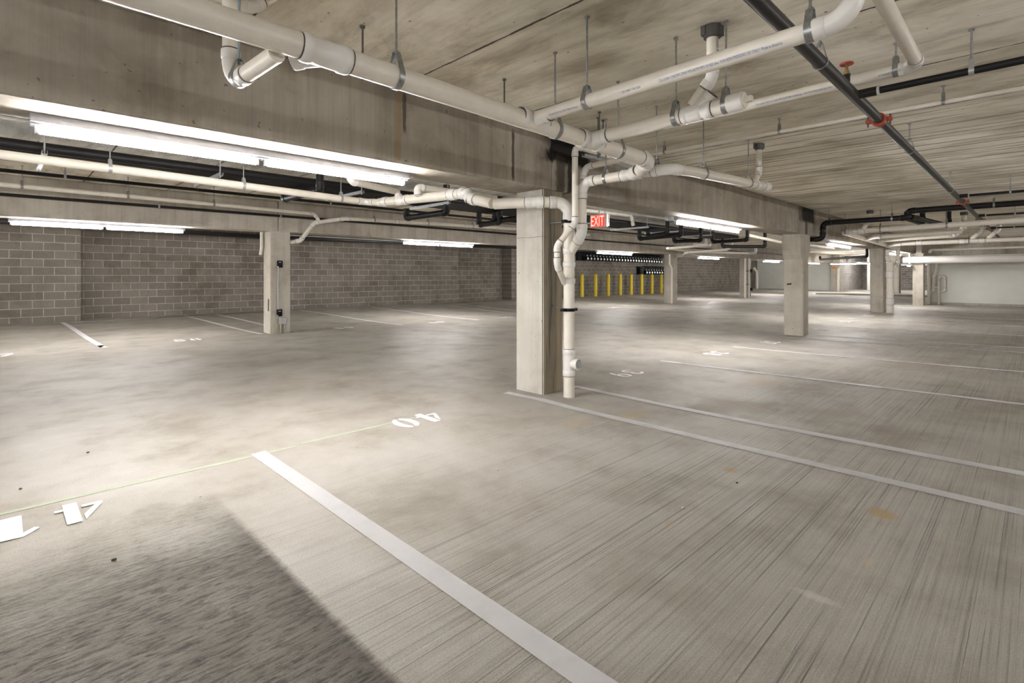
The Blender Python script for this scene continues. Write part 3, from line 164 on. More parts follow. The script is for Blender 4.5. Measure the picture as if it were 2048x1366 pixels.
def mat_conc(name,axis,base,dark,light,stain=.5):
    """formed concrete; axis = long direction of the grain: 'z' streaks hang down, 'y' board marks run across the ceiling"""
    m,nt,b=new_mat(name)
    v=mapped(nt,(1,1,1))
    sc={'z':(9,9,.35),'y':(7,.5,7),'x':(.5,7,7)}[axis]; sc2={'z':(38,38,1.2),'y':(30,1.2,30),'x':(1.2,30,30)}[axis]
    g=noise(nt,mapped(nt,sc),1,6,.65,.3); g2=noise(nt,mapped(nt,sc2),1,4,.65)
    big=noise(nt,v,.9,5,.6,.5); sp=noise(nt,v,26,4,.6)
    c=rampf(nt,big,[(.28,dark),(.5,base),(.72,light)])
    c=mix(nt,c,rampf(nt,g,[(.3,(.60,.57,.52)),(.5,(1,1,1)),(.7,(1.14,1.13,1.1))]),stain,'MULTIPLY')
    c=mix(nt,c,rampf(nt,g2,[(.28,(.7,.68,.64)),(.5,(1,1,1)),(.72,(1.12,1.11,1.1))]),stain*(.8 if axis!='z' else .45),'MULTIPLY')
    if axis=='z':
        bl0=noise(nt,v,2.6,6,.65,.4); c=mix(nt,c,rampf(nt,bl0,[(.32,(.74,.71,.66)),(.5,(1,1,1)),(.68,(1.09,1.09,1.09))]),.7,'MULTIPLY')
    bug=noise(nt,v,24,1,.4); c=mix(nt,c,(.12,.10,.085),rampf(nt,bug,[(.75,0.0),(.78,.7)]))
    nt.links.new(c,b.inputs['Base Color']); b.inputs['Roughness'].default_value=.78; b.inputs['Specular IOR Level'].default_value=.25
    bump(nt,b,math_(nt,'ADD',math_(nt,'MULTIPLY',g2,.6),math_(nt,'MULTIPLY',sp,.35)),.3,.008)
    return m,nt,b,c,v
M['beam']=mat_conc('formed_concrete_beam','z',(.37,.335,.285),(.25,.22,.18),(.45,.415,.36),.5)[0]
M['beamfar']=mat_conc('paler_concrete_beam','z',(.48,.44,.385),(.39,.35,.30),(.56,.525,.465),.5)[0]
M['column']=mat_conc('pale_concrete_column','z',(.50,.465,.405),(.42,.38,.32),(.57,.54,.48),.4)[0]
def mat_ceiling():
    m,nt,b,c,v=mat_conc('board_formed_ceiling','y',(.86,.815,.725),(.76,.705,.605),(.90,.87,.80),.42)
    bl=noise(nt,mapped(nt,(3.2,1.1,1)),1,7,.68,.5); bl2=noise(nt,mapped(nt,(1.1,.55,1)),1,5,.6,.3)
    c=mix(nt,c,rampf(nt,bl,[(.32,(.50,.465,.40)),(.48,(.92,.91,.88)),(.62,(1.08,1.08,1.08))]),.85,'MULTIPLY')
    c=mix(nt,c,rampf(nt,bl2,[(.34,(.66,.63,.57)),(.55,(1,1,1)),(.7,(1.1,1.1,1.1))]),.8,'MULTIPLY')
    sep=N(nt,'ShaderNodeSeparateXYZ'); nt.links.new(v,sep.inputs[0])
    wob=noise(nt,mapped(nt,(1,2.2,1)),1.0,5,.7)
    xx=math_(nt,'ADD',math_(nt,'SUBTRACT',sep.outputs[0],2.27),math_(nt,'MULTIPLY',math_(nt,'SUBTRACT',wob,.5),.028))
    fr=math_(nt,'ABSOLUTE',math_(nt,'SUBTRACT',math_(nt,'FRACT',math_(nt,'ADD',math_(nt,'DIVIDE',xx,1.217),100.5)),.5))
    br=noise(nt,mapped(nt,(1,1.3,1)),1.7,4,.7)
    wd=math_(nt,'MULTIPLY',rampf(nt,br,[(.35,.25),(.7,1.0)]),.0125)
    crack=math_(nt,'LESS_THAN',fr,wd)
    halo=rampf(nt,math_(nt,'MULTIPLY',fr,14),[(0.0,.55),(1.0,0.0)])
    c2=mix(nt,c,(.33,.22,.10),math_(nt,'MULTIPLY',halo,rampf(nt,br,[(.45,0.0),(.75,.7)])))
    c3=mix(nt,c2,(.03,.024,.018),math_(nt,'MULTIPLY',crack,.9))
    # narrower board lines farther from the near beam bay
    fr2=math_(nt,'ABSOLUTE',math_(nt,'SUBTRACT',math_(nt,'FRACT',math_(nt,'DIVIDE',xx,.3043)),.5))
    far=nt.nodes.new('ShaderNodeMapRange'); nt.links.new(sep.outputs[0],far.inputs[0]); far.inputs[1].default_value=4.9; far.inputs[2].default_value=6.2; far.clamp=True
    l2=math_(nt,'MULTIPLY',math_(nt,'MULTIPLY',rampf(nt,math_(nt,'MULTIPLY',fr2,9),[(0.0,1.0),(.9,0.0)]),far.outputs[0]),rampf(nt,noise(nt,mapped(nt,(3,.8,1)),1,4,.6),[(.35,.25),(.6,1.0)]))
    c4=mix(nt,c3,(.10,.075,.05),math_(nt,'MULTIPLY',l2,.9))
    nt.links.new(c4,b.inputs['Base Color'])
    return m
M['ceil']=mat_ceiling()
def mat_block(name,c1,c2,mortar,axis='x',bw=.406,bh=.203):
    m,nt,b=new_mat(name)
    t=N(nt,'ShaderNodeTexCoord'); sep=N(nt,'ShaderNodeSeparateXYZ'); nt.links.new(t.outputs['Object'],sep.inputs[0])
    cmb=N(nt,'ShaderNodeCombineXYZ'); nt.links.new(sep.outputs[0 if axis=='x' else 1],cmb.inputs[0])
    nt.links.new(math_(nt,'SUBTRACT',sep.outputs[2],.03),cmb.inputs[1])
    bt=N(nt,'ShaderNodeTexBrick'); nt.links.new(cmb.outputs[0],bt.inputs['Vector'])
    bt.inputs['Scale'].default_value=1; bt.inputs['Brick Width'].default_value=bw; bt.inputs['Row Height'].default_value=bh
    bt.inputs['Mortar Size'].default_value=.0085; bt.inputs['Mortar Smooth'].default_value=.2; bt.offset=.5; bt.inputs['Bias'].default_value=-.1
    bt.inputs['Color1'].default_value=(*c1,1); bt.inputs['Color2'].default_value=(*c2,1); bt.inputs['Mortar'].default_value=(*mortar,1)
    v=t.outputs['Object']
    n=noise(nt,v,.8,5,.65,.6); fine=noise(nt,v,30,4,.7)
    c=mix(nt,bt.outputs[0],rampf(nt,n,[(.3,(.60,.56,.5)),(.5,(1,1,1)),(.72,(1.25,1.25,1.26))]),.8,'MULTIPLY')
    c=mix(nt,c,rampf(nt,fine,[(.3,(.8,.79,.78)),(.7,(1.1,1.1,1.1))]),.7,'MULTIPLY')
    lm=noise(nt,mapped(nt,(1.6,1.6,9)),1,4,.6)
    c=mix(nt,c,(.55,.53,.5),math_(nt,'MULTIPLY',bt.outputs['Fac'],rampf(nt,lm,[(.5,0.0),(.72,.75)])))
    ef=noise(nt,mapped(nt,(1.2,1.2,2.4)),.9,6,.7,.5)
    c=mix(nt,c,(.62,.60,.58),rampf(nt,ef,[(.66,0.0),(.8,.4)]))
    nt.links.new(c,b.inputs['Base Color']); b.inputs['Roughness'].default_value=.85; b.inputs['Specular IOR Level'].default_value=.2
    bump(nt,b,math_(nt,'SUBTRACT',math_(nt,'MULTIPLY',fine,.3),bt.outputs['Fac']),.5,.008)
    return m
M['block']=mat_block('grey_block_wall',(.175,.155,.13),(.23,.205,.175),(.37,.35,.32))
M['blocky']=mat_block('grey_block_wall_end',(.2,.18,.16),(.28,.26,.235),(.52,.50,.48),'y')
M['blockpale']=mat_block('pale_block_wall',(.30,.28,.265),(.38,.365,.35),(.55,.54,.53))
M['paint']=plain('painted_wall',(.74,.745,.70),.7,var=.03,scale=1.2)
M['soffit']=plain('white_duct_wrap',(.66,.63,.60),.5,var=.02)
# ------------------------------------------------------------------ mesh helpers
def tagp(o,label=None,cat=None,group=None,kind=None):
    if label: o['label']=label
    if cat: o['category']=cat
    if group: o['group']=group
    if kind: o['kind']=kind
    return o
def empty(name,loc,label,cat,group=None):
    o=bpy.data.objects.new(name,None); o.empty_display_size=.1; COL.objects.link(o); o.location=loc
    return tagp(o,label,cat,group)
def obj(name,bm,mats,parent=None,smooth=True,origin=None):
    me=bpy.data.meshes.new(name)
    off=Vector(origin) if origin is not None else (parent.location if parent is not None and parent.type=='EMPTY' else Vector((0,0,0)))
    if parent is not None and parent.parent is not None: off=off+parent.parent.location
    if parent is not None and parent.type!='EMPTY' and parent.parent is None: off=parent.location.copy()
    bmesh.ops.translate(bm,verts=bm.verts,vec=-off)
    bmesh.ops.recalc_face_normals(bm,faces=bm.faces)
    bm.to_mesh(me); bm.free()
    for m in (mats if isinstance(mats,(list,tuple)) else [mats]): me.materials.append(m)
    if smooth:
        for p in me.polygons: p.use_smooth=True
        try: me.set_sharp_from_angle(angle=math.radians(40))
        except Exception: pass
    o=bpy.data.objects.new(name,me); COL.objects.link(o)
    if parent is not None: o.parent=parent
    elif origin is not None: o.location=off
    return o
def box(bm,a,b,mi=0,bev=0):
    r=bmesh.ops.create_cube(bm,size=1); vs=r['verts']
    for v in vs: v.co=Vector([a[i]+(b[i]-a[i])*(v.co[i]+.5) for i in range(3)])
    fs=set(f for v in vs for f in v.link_faces)
    for f in fs: f.material_index=mi
    if bev:
        es=list(set(e for v in vs for e in v.link_edges))
        bmesh.ops.bevel(bm,geom=es,offset=bev,segments=2,affect='EDGES',profile=.5)
def frame(d):
    d=Vector(d).normalized(); up=Vector((0,0,1)) if abs(d.z)<.9 else Vector((1,0,0))
    x=d.cross(up).normalized(); y=x.cross(d).normalized(); return x,y
def sweep(bm,pts,r,seg=18,mi=0,cap=True,radii=None):
    pts=[Vector(p) for p in pts]; rings=[]
    x=None
    for i,p in enumerate(pts):
        t=(pts[min(i+1,len(pts)-1)]-pts[max(i-1,0)]).normalized()
        if x is None: x,y=frame(t)
        else:
            x=(x-t*x.dot(t)).normalized(); y=t.cross(x)
        y=t.cross(x).normalized()
        rr=radii[i] if radii else r
        rings.append([bm.verts.new(p+(x*math.cos(2*PI*k/seg)+y*math.sin(2*PI*k/seg))*rr) for k in range(seg)])
    for a,b in zip(rings,rings[1:]):
        for k in range(seg):
            f=bm.faces.new((a[k],a[(k+1)%seg],b[(k+1)%seg],b[k])); f.material_index=mi
    if cap:
        for rg in (rings[0],rings[-1]):
            f=bm.faces.new(rg); f.material_index=mi
def cyl(bm,a,b,r,seg=18,mi=0): sweep(bm,[a,b],r,seg,mi)
def strap(bm,pts,wdir,w,th,mi=0):
    """flat band following pts, width w along wdir, thickness th"""
    pts=[Vector(p) for p in pts]; wd=Vector(wdir).normalized()*(w/2); prev=None
    for i,p in enumerate(pts):
        t=(pts[min(i+1,len(pts)-1)]-pts[max(i-1,0)]).normalized(); n=wd.normalized().cross(t).normalized()*(th/2)
        q=[bm.verts.new(p+s1*wd+s2*n) for s1,s2 in ((1,1),(1,-1),(-1,-1),(-1,1))]
        if prev:
            for k in range(4): bm.faces.new((prev[k],prev[(k+1)%4],q[(k+1)%4],q[k])).material_index=mi
        else: bm.faces.new(q).material_index=mi
        prev=q
    bm.faces.new(prev).material_index=mi
def collar(bm,p,d,r,ln,ring=True):
    d=Vector(d).normalized(); p=Vector(p)
    rs=[r*1.04,r*1.13,r*1.13,r*1.04]; ps=[p-d*ln/2,p-d*(ln/2-.12*ln),p+d*(ln/2-.12*ln),p+d*ln/2]
    sweep(bm,ps,r,20,0,True,rs)
    if ring:
        for s in (-1,1):
            q=p+d*s*(ln/2+.001); sweep(bm,[q-d*.0035,q+d*.0035],r*1.045,20,1,True)
# ------------------------------------------------------------------ text
def text_bm(txt,size):
    cu=bpy.data.curves.new('t','FONT'); cu.body=txt; cu.size=size; cu.resolution_u=2
    o=bpy.data.objects.new('t',cu); COL.objects.link(o)
    dg=bpy.context.evaluated_depsgraph_get(); dg.update()
    me=o.evaluated_get(dg).to_mesh(); bm=bmesh.new(); bm.from_mesh(me)
    o.evaluated_get(dg).to_mesh_clear(); bpy.data.objects.remove(o); bpy.data.curves.remove(cu)
    return bm
def wrap_text(parent,txt,size,start,d,r,side,mat,name='printed_lettering',xscale=1.0,flip=False):
    """letters on the pipe wall; start on the axis, d reading direction, side = outward direction the text faces"""
    bm=text_bm(txt,size); d=Vector(d).normalized(); s=Vector(side); s=(s-d*s.dot(d)).normalized(); up=s.cross(d).normalized()
    if flip: up=-up
    R=r+.0012
    bmesh.ops.triangulate(bm,faces=bm.faces)
    for v in bm.verts:
        a=(v.co.y-size*.35)/R
        v.co=Vector(start)+d*(v.co.x*xscale)+s*(R*math.cos(a))+up*(R*math.sin(a))
    return obj(name,bm,mat,parent,smooth=False)
# ------------------------------------------------------------------ pipes
def build_pipe(P):
    pts=[Vector(p) for p in P['pts']]; r=P['r']; mat=M[P['mat']]; black=P['mat']!='pvc'
    fitm=[mat,M['ring']] if black else [M['fit'],M['ring']]
    root=empty(P['name'],pts[0],P['label'],P['cat'],P['group'])
    n=len(pts); trim=[0]*n; arcs={}
    for i in range(1,n-1):
        a=(pts[i]-pts[i-1]).normalized(); b=(pts[i+1]-pts[i]).normalized(); th=a.angle(b)
        if th<math.radians(9): continue
        R=P['bend']*2.6*r; t=min(R*math.tan(th/2),.45*(pts[i]-pts[i-1]).length,.45*(pts[i+1]-pts[i]).length); R=t/math.tan(th/2)
        trim[i]=t; k=max(4,int(th/math.radians(12)))
        nrm=(b-a*a.dot(b)).normalized(); cen=pts[i]-a*t+nrm*R
        arcs[i]=(a,b,t,[cen-nrm*R*math.cos(th*j/k)+a*R*math.sin(th*j/k) for j in range(k+1)])
    # straight runs: group consecutive unbent vertices
    run=[pts[0]]
    runs=[]
    for i in range(1,n):
        if i in arcs:
            run.append(pts[i]-arcs[i][0]*trim[i]); runs.append(run); run=[pts[i]+arcs[i][1]*trim[i]]
        else: run.append(pts[i])
    runs.append(run)
    for rn in runs:
        bm=bmesh.new(); sweep(bm,rn,r,20); obj('pipe_run',bm,mat,root)
    for i,(a,b,t,arc) in arcs.items():
        bm=bmesh.new(); sweep(bm,arc,r*(1.07 if P['fit'] else 1.0),18,0,True)
        if P['fit']:
            L=r*1.15
            for p,d in ((arc[0],-a),(arc[-1],b)):
                sweep(bm,[p-d*.1*r,p+d*.0,p+d*L*.92,p+d*L],r,20,0,True,[r*1.07,r*1.15,r*1.15,r*1.06])
                q=p+d*(L+.002); sweep(bm,[q-d*.004,q+d*.004],r*1.045,20,1,True)
        obj('elbow',bm,fitm,root)
    for sgi,t in P['coup']:
        a,b=pts[sgi],pts[sgi+1]; bm=bmesh.new(); collar(bm,a+(b-a)*t,b-a,r,r*2.2); obj('coupling',bm,fitm,root)
    for p,q,rb in P['wye']:
        p=Vector(p);q=Vector(q)
        # main direction at p
        best=min(range(n-1),key=lambda k:(p-((pts[k]+(pts[k+1]-pts[k])*max(0,min(1,(p-pts[k]).dot(pts[k+1]-pts[k])/(pts[k+1]-pts[k]).length_squared))))).length)
        d=(pts[best+1]-pts[best]).normalized(); bm=bmesh.new(); Lw=r*2.4+rb*2.2
        sweep(bm,[p-d*Lw*.5,p-d*Lw*.46,p-d*Lw*.3,p-d*Lw*.27,p+d*Lw*.27,p+d*Lw*.3,p+d*Lw*.46,p+d*Lw*.5],r,20,0,True,[r*1.05,r*1.15,r*1.15,r*1.06,r*1.06,r*1.15,r*1.15,r*1.05])
        for s in (-1,1):
            c_=p+d*s*(Lw*.5+.002); sweep(bm,[c_-d*.004,c_+d*.004],r*1.045,20,1,True)
        e=(q-p).normalized(); st=p+e*r*.5; L2=min((q-p).length,r*1.2+rb*2.0)
        sweep(bm,[st,p+e*L2*.72,p+e*L2*.75,p+e*L2],rb,18,0,True,[rb*1.25,rb*1.06,rb*1.15,rb*1.15])
        c_=p+e*(L2+.002); sweep(bm,[c_-e*.004,c_+e*.004],rb*1.05,18,1,True)
        obj('wye_fitting',bm,fitm,root)
    ex=P['extra']
    if ex in ('plug','cap'):
        d=(pts[-1]-pts[-2]).normalized(); e=pts[-1]; bm=bmesh.new()
        sweep(bm,[e-d*r*1.9,e-d*r*1.85,e-d*.012,e],r,24,0,True,[r*1.05,r*1.14,r*1.14,r*1.1])
        c_=e-d*(r*1.9+.002); sweep(bm,[c_-d*.004,c_+d*.004],r*1.05,20,1,True)
        hub=obj('cleanout_hub' if ex=='plug' else 'end_cap',bm,fitm,root)
        if ex=='plug':
            bm=bmesh.new(); x,y=frame(d); s=r*.34
            sweep(bm,[e-d*.004,e+d*.010],r*.98,24,0)
            vs=[]
            for dd in (0,.045):
                vs.append([bm.verts.new(e+d*(.004+dd)+x*a*s+y*b*s) for a,b in ((1,1),(-1,1),(-1,-1),(1,-1))])
            for k in range(4): bm.faces.new((vs[0][k],vs[0][(k+1)%4],vs[1][(k+1)%4],vs[1][k]))
            bm.faces.new(vs[1]); bm.faces.new(vs[0]); obj('square_plug',bm,[M['pvc']],root,smooth=False)
    if ex=='collar':
        p=pts[0]; bm=bmesh.new(); sweep(bm,[p-Vector((0,0,.075)),p-Vector((0,0,.07)),p-Vector((0,0,.012)),p-Vector((0,0,.002))],r,22,0,True,[r*1.25,r*1.5,r*1.5,r*1.42])
        for s in (1,-1):
            q=p+Vector((.7071*s,-.7071*s,0))*r*1.5-Vector((0,0,.03)); box(bm,q-Vector((.014,.014,.03)),q+Vector((.014,.014,.028)))
        o=obj('ceiling_collar',bm,[M['dsteel']],root); tagp(o,'dark grey ceiling collar')
    return root,pts
ROOT={}
for P in PIPES: ROOT[P['key']]=build_pipe(P)
def pts(k): return ROOT[k][1]
# printed lettering on the pipes
a,b=pts('r1')[0],pts('r1')[1]; dr=(b-a).normalized(); sd=Vector((-1,0,-.72))
wrap_text(ROOT['r1'][0],'CELLULAR CORE PVC DWV PIPE ASTM F891-10 NSF-dwv  FOR NON PRESSURE USE ONLY  Made in America',.021,a+dr*.86,dr,.040,sd,M['ink'],xscale=.60)
wrap_text(ROOT['r1'][0],'3 IN  DWV 1 F IN 15236',.0185,a+dr*.64,dr,.040,sd,M['ink'],xscale=.60)
wrap_text(ROOT['r1'][0],'PVC DWV PIPE 3 IN LISTED   Made in America',.0185,a+dr*.12,dr,.040,sd,M['ink'],xscale=.60)
a,b=pts('r3')[0],pts('r3')[1]; dr=(b-a).normalized(); sd=Vector((-1,0,-.62))
wrap_text(ROOT['r3'][0],'CELLULAR CORE PVC DWV PIPE ASTM F891-10 NSF-dwv  FOR NON PRESSURE USE ONLY  Made in America',.021,a+dr*.77,dr,.036,sd,M['ink'],xscale=.62)
wrap_text(ROOT['r3'][0],'JM EAGLE  2" PVC',.0185,a+dr*1.54,dr,.036,sd,M['ink'],xscale=.75)
a=pts('ul')[0]; b=pts('ul')[1]
wrap_text(ROOT['ul'][0],'ULAR CORE   PVC PIPE DWV',.026,b-Vector((.40,0,0)),Vector((1,0,0)),.03,Vector((-.2,-1,-.6)),M['inkdark'],xscale=.8)
p=pts('drop1')[0]
wrap_text(ROOT['drop1'][0],'CORE PVC DWV PIPE',.03,p-Vector((0,0,.085)),Vector((0,0,-1)),.034,Vector((-.2,-1,0)),M['inkdark'],xscale=.75)
# stack extras: bands, cleanout tee, clamps
root,ps=ROOT['stack']; sx,sy=ps[1].x,ps[1].y
for z in (1.50,1.36,1.19,1.86):
    bm=bmesh.new(); collar(bm,(sx,sy,z),(0,0,1),.057,.055,False); obj('coupling',bm,[M['fit'],M['ring']],root)
bm=bmesh.new(); collar(bm,(sx,sy,.46),(0,0,1),.057,.06); collar(bm,(sx,sy,.245),(0,0,1),.057,.06); sweep(bm,[(sx,sy,.24),(sx,sy,.46)],.0605,22)
cd=Vector((.085,-.99,0)).normalized(); c0=Vector((sx,sy,.345)); sweep(bm,[c0,c0+cd*.075,c0+cd*.08,c0+cd*.115],.05,22,0,True,[.046,.046,.054,.054])
o=obj('cleanout_tee',bm,[M['fit'],M['ring']],root)
bm=bmesh.new(); sweep(bm,[c0+cd*.113,c0+cd*.119],.046,22,0); x_,y_=frame(cd)
box(bm,(-.03,-.008,0),(.03,.008,.02)); 
for v in bm.verts[-8:]: pass
bm.verts.ensure_lookup_table()
for v in list(bm.verts)[-8:]:
    q=v.co.copy(); v.co=c0+cd*(.117+q.z)+(x_*.35+y_*.94)*q.x+(x_*.94-y_*.35)*q.y
obj('cleanout_plug',bm,[M['greybox']],root)
def pipe_clamp(x,y,z,r,target,label,group):
    rt=empty('pipe_clamp',(x,y,z),label,'clamp',group); bm=bmesh.new()
    sweep(bm,[(x,y,z-.016),(x,y,z+.016)],r*1.12,22)
    t=Vector(target); d=(t-Vector((x,y,z))); d.z=0; d.normalize(); e=Vector((-d.y,d.x,0))
    for s in (1,-1):
        q=Vector((x,y,z))+e*s*(r*1.12+.02); box(bm,q-Vector((.022,.022,.014)),q+Vector((.022,.022,.014)))
    obj('split_ring',bm,M['blackbox'],rt)
    bm=bmesh.new(); cyl(bm,Vector((x,y,z))+d*r*1.1,t,.0065,10); obj('rod',bm,M['steel'],rt)
pipe_clamp(sx,sy,.895,.057,(4.20,3.63,.93),'black split clamp holding the thick stack below eye level','stack clamps')
pipe_clamp(sx,sy,1.80,.057,(4.16,3.63,1.80),'black split clamp holding the thick stack near the beam','stack clamps')
# sprinkler extras
root,ps=ROOT['sp']; SY=ps[0].y; SZ=ps[0].z
for k,xc in enumerate((5.0,11.6,15.6,18.9)):
    bm=bmesh.new(); sweep(bm,[(xc-.035,SY,SZ),(xc-.03,SY,SZ),(xc+.03,SY,SZ),(xc+.035,SY,SZ)],.05,22,0,True,[.046,.052,.052,.046])
    for s in (1,-1): box(bm,(xc-.022,SY+min(s*.045,s*.088),SZ-.018),(xc+.022,SY+max(s*.045,s*.088),SZ+.012),0,.005)
    o=obj('grooved_coupling',bm,M['red'],root); tagp(o,'red grooved coupling')
    bm=bmesh.new()
    for s in (1,-1): cyl(bm,(xc,SY+s*.074,SZ-.045),(xc,SY+s*.074,SZ+.035),.006,8)
    obj('bolt',bm,M['dsteel'],o)
vx=4.0
rt=empty('gate_valve',(vx,SY,SZ+.03),'small brass valve with red handwheel standing on the dark sprinkler main','valve')
bm=bmesh.new(); cyl(bm,(vx,SY,SZ+.03),(vx,SY,SZ+.085),.02,14); cyl(bm,(vx,SY,SZ+.08),(vx,SY,SZ+.09),.023,6); obj('threaded_outlet',bm,M['sprk'],rt)
bm=bmesh.new(); sweep(bm,[(vx,SY,SZ+.09),(vx,SY,SZ+.10),(vx,SY,SZ+.12),(vx,SY,SZ+.16)],.012,12,0,True,[.018,.02,.010,.006]); obj('valve_stem',bm,M['brass'],rt)
bm=bmesh.new(); sweep(bm,[Vector((vx+.036*math.cos(t),SY+.036*math.sin(t),SZ+.16)) for t in [2*PI*k/24 for k in range(25)]],.006,8,0,False)
for k in range(4): cyl(bm,(vx,SY,SZ+.16),(vx+.034*math.cos(k*PI/2),SY+.034*math.sin(k*PI/2),SZ+.16),.004,6)
obj('handwheel',bm,M['red'],rt)
for k in range(4):
    r_,p_=ROOT['br%d'%k]; q=p_[0]; bm=bmesh.new(); cyl(bm,q+Vector((0,.03,0)),q+Vector((0,-.10,0)),.031,16); obj('outlet_tee',bm,M['sprk'],r_)
    bm=bmesh.new(); cyl(bm,q+Vector((0,-.10,0)),q+Vector((0,-.115,0)),.034,16); o=obj('label_band',bm,M['conduit'],r_); tagp(o,'pale band')
# ------------------------------------------------------------------ hangers
def hanger(H):
    p=Vector(H['p']); d=Vector(H['d']); r=H['r']; zt=H['zt']; st=H['style']
    dh=Vector((d.x,d.y,0)).normalized(); e=Vector((-dh.y,dh.x,0)); hr=r+.004
    name={'clevis':'clevis_hanger','ring':'ring_hanger','strap':'strap_hanger'}[st]
    rt=empty(name,(p.x,p.y,zt),H['label'],'hanger',H['group'])
    rise={'clevis':r+max(.05,r*1.2),'ring':r+.07,'strap':r+.045}[st]
    if p.z+rise>zt-.03: rise=zt-.03-p.z
    rodm=M['bluerod'] if 'blue' in H['label'] else M['steel']
    bm=bmesh.new(); cyl(bm,(p.x,p.y,p.z+rise-.02),(p.x,p.y,zt-.003),.0058,10)
    cyl(bm,(p.x,p.y,p.z+rise-.004),(p.x,p.y,p.z+rise+.010),.011,6); cyl(bm,(p.x,p.y,zt-.012),(p.x,p.y,zt-.002),.014,8)
    obj('threaded_rod',bm,rodm,rt)
    bm=bmesh.new(); top=p+Vector((0,0,rise)); w=.03 if st!='ring' else .008; w=min(w,r*.9+.006)
    loop=[top+e*-.012]
    a0=math.radians(35)
    for k in range(15):
        a=PI-a0+ (PI+2*a0)*k/14
        loop.append(p+e*(hr*math.cos(a))+Vector((0,0,hr*math.sin(a))))
    loop.append(top+e*.012); loop.append(top+e*-.012)
    strap(bm,loop,dh,w,.004 if st!='ring' else .006); obj('band',bm,M['steel'] if st!='strap' else M['strut'],rt)
for H in HANG: hanger(H)
# loose rods whose pipe is out of sight
for (x,y,z0,lab) in ((1.56,2.85,2.42,'first short threaded rod above the trunk, between hanger and wye'),(2.75,2.86,2.42,'second short threaded rod above the trunk, before the printed branch'),
                     (3.92,2.82,2.33,'left rod of three thin rods behind the trunk end'),(4.05,2.93,2.36,'middle rod of three thin rods behind the trunk end'),(4.16,2.95,2.42,'right rod of three thin rods behind the trunk end')):
    bm=bmesh.new(); cyl(bm,(x,y,z0),(x,y,2.747),.006,10); cyl(bm,(x,y,z0+.02),(x,y,z0+.035),.014,6); cyl(bm,(x,y,2.735),(x,y,2.747),.015,8)
    tagp(obj('threaded_rod',bm,M['dsteel'],origin=(x,y,2.75)),lab,'rod')
# strut piece under the trunk by the stack
bm=bmesh.new(); box(bm,(4.2,3.20,2.445),(5.35,3.24,2.455)); box(bm,(4.2,3.20,2.455),(5.35,3.203,2.475)); box(bm,(4.2,3.237,2.455),(5.35,3.24,2.475))
tagp(obj('strut_channel',bm,M['strut'],origin=(4.2,3.22,2.445),smooth=False),'slotted metal strut lying under the thin vent pipe behind the trunk','strut')
# ------------------------------------------------------------------ setting
def struct(name,bm,mat,label=None,cat=None,smooth=False):
    o=obj(name,bm,mat,smooth=smooth); o['kind']='structure'
    if label: o['label']=label
    if cat: o['category']=cat
    return o
XMIN,XMAX,YMIN,YMAX=-7.0,57.0,-9.0,18.6
bm=bmesh.new(); nx,ny=200,92
vv=[[bm.verts.new((XMIN+(XMAX-XMIN)*i/nx,YMIN+(YMAX-YMIN)*j/ny,fz(XMIN+(XMAX-XMIN)*i/nx,YMIN+(YMAX-YMIN)*j/ny))) for j in range(ny+1)] for i in range(nx+1)]
for i in range(nx):
    for j in range(ny): bm.faces.new((vv[i][j],vv[i+1][j],vv[i+1][j+1],vv[i][j+1]))
struct('floor',bm,M['floor'],'broom-finished grey concrete garage floor with stains','floor',True)
bm=bmesh.new(); box(bm,(XMIN,YMIN,2.75),(XMAX,3.95,3.0)); box(bm,(XMIN,3.95,2.85),(XMAX,YMAX,3.0))
struct('ceiling',bm,M['ceil'],'board-formed concrete ceiling with dark joints','ceiling')
ZB=-.15
bm=bmesh.new(); box(bm,(XMIN,17.2,ZB),(1.52,18.4,2.85)); box(bm,(1.52,17.72,ZB),(14.25,18.4,2.85)); box(bm,(14.25,18.15,ZB),(17.3,18.5,2.85)); box(bm,(17.3,17.5,ZB),(48.2,18.4,2.85))
struct('wall_back',bm,M['block'],'grey concrete block wall with pale mortar along the far side','wall')
bm=bmesh.new(); box(bm,(48,11.3,ZB),(48.3,17.6,2.85)); struct('wall_end',bm,M['paint'],'pale painted wall at the far end beyond the columns','wall')
bm=bmesh.new(); box(bm,(48.3,11.2,ZB),(56.3,11.5,2.85)); struct('wall_side',bm,M['blockpale'],'pale block wall running away behind the beige pilaster','wall')
bm=bmesh.new(); box(bm,(56,-9,ZB),(56.3,11.3,2.85)); struct('wall_far',bm,M['blocky'],'darker block wall seen far between the right columns','wall')
bm=bmesh.new(); box(bm,(28.6,YMIN,ZB),(28.9,3.3,2.75)); struct('wall_right',bm,M['paint'],'white painted end wall at right behind the looped pipes','wall')
bm=bmesh.new(); box(bm,(28.575,YMIN,ZB),(28.6,3.3,.10)); struct('baseboard_right',bm,M['beamfar'],'grey kerb strip at the foot of the white end wall','baseboard')
bm=bmesh.new(); box(bm,(XMIN,YMIN-.3,ZB),(XMAX,YMIN,2.75)); struct('wall_front',bm,M['paint'],'painted wall behind the viewpoint','wall')
# beams
def beam(x0,x1,y0,y1,z0,z1,mat,label,bev=.02,dx=0):
    bm=bmesh.new(); box(bm,(x0,y0,z0),(x1,y1,z1),0,bev); return struct('concrete_beam',bm,mat,label,'beam')
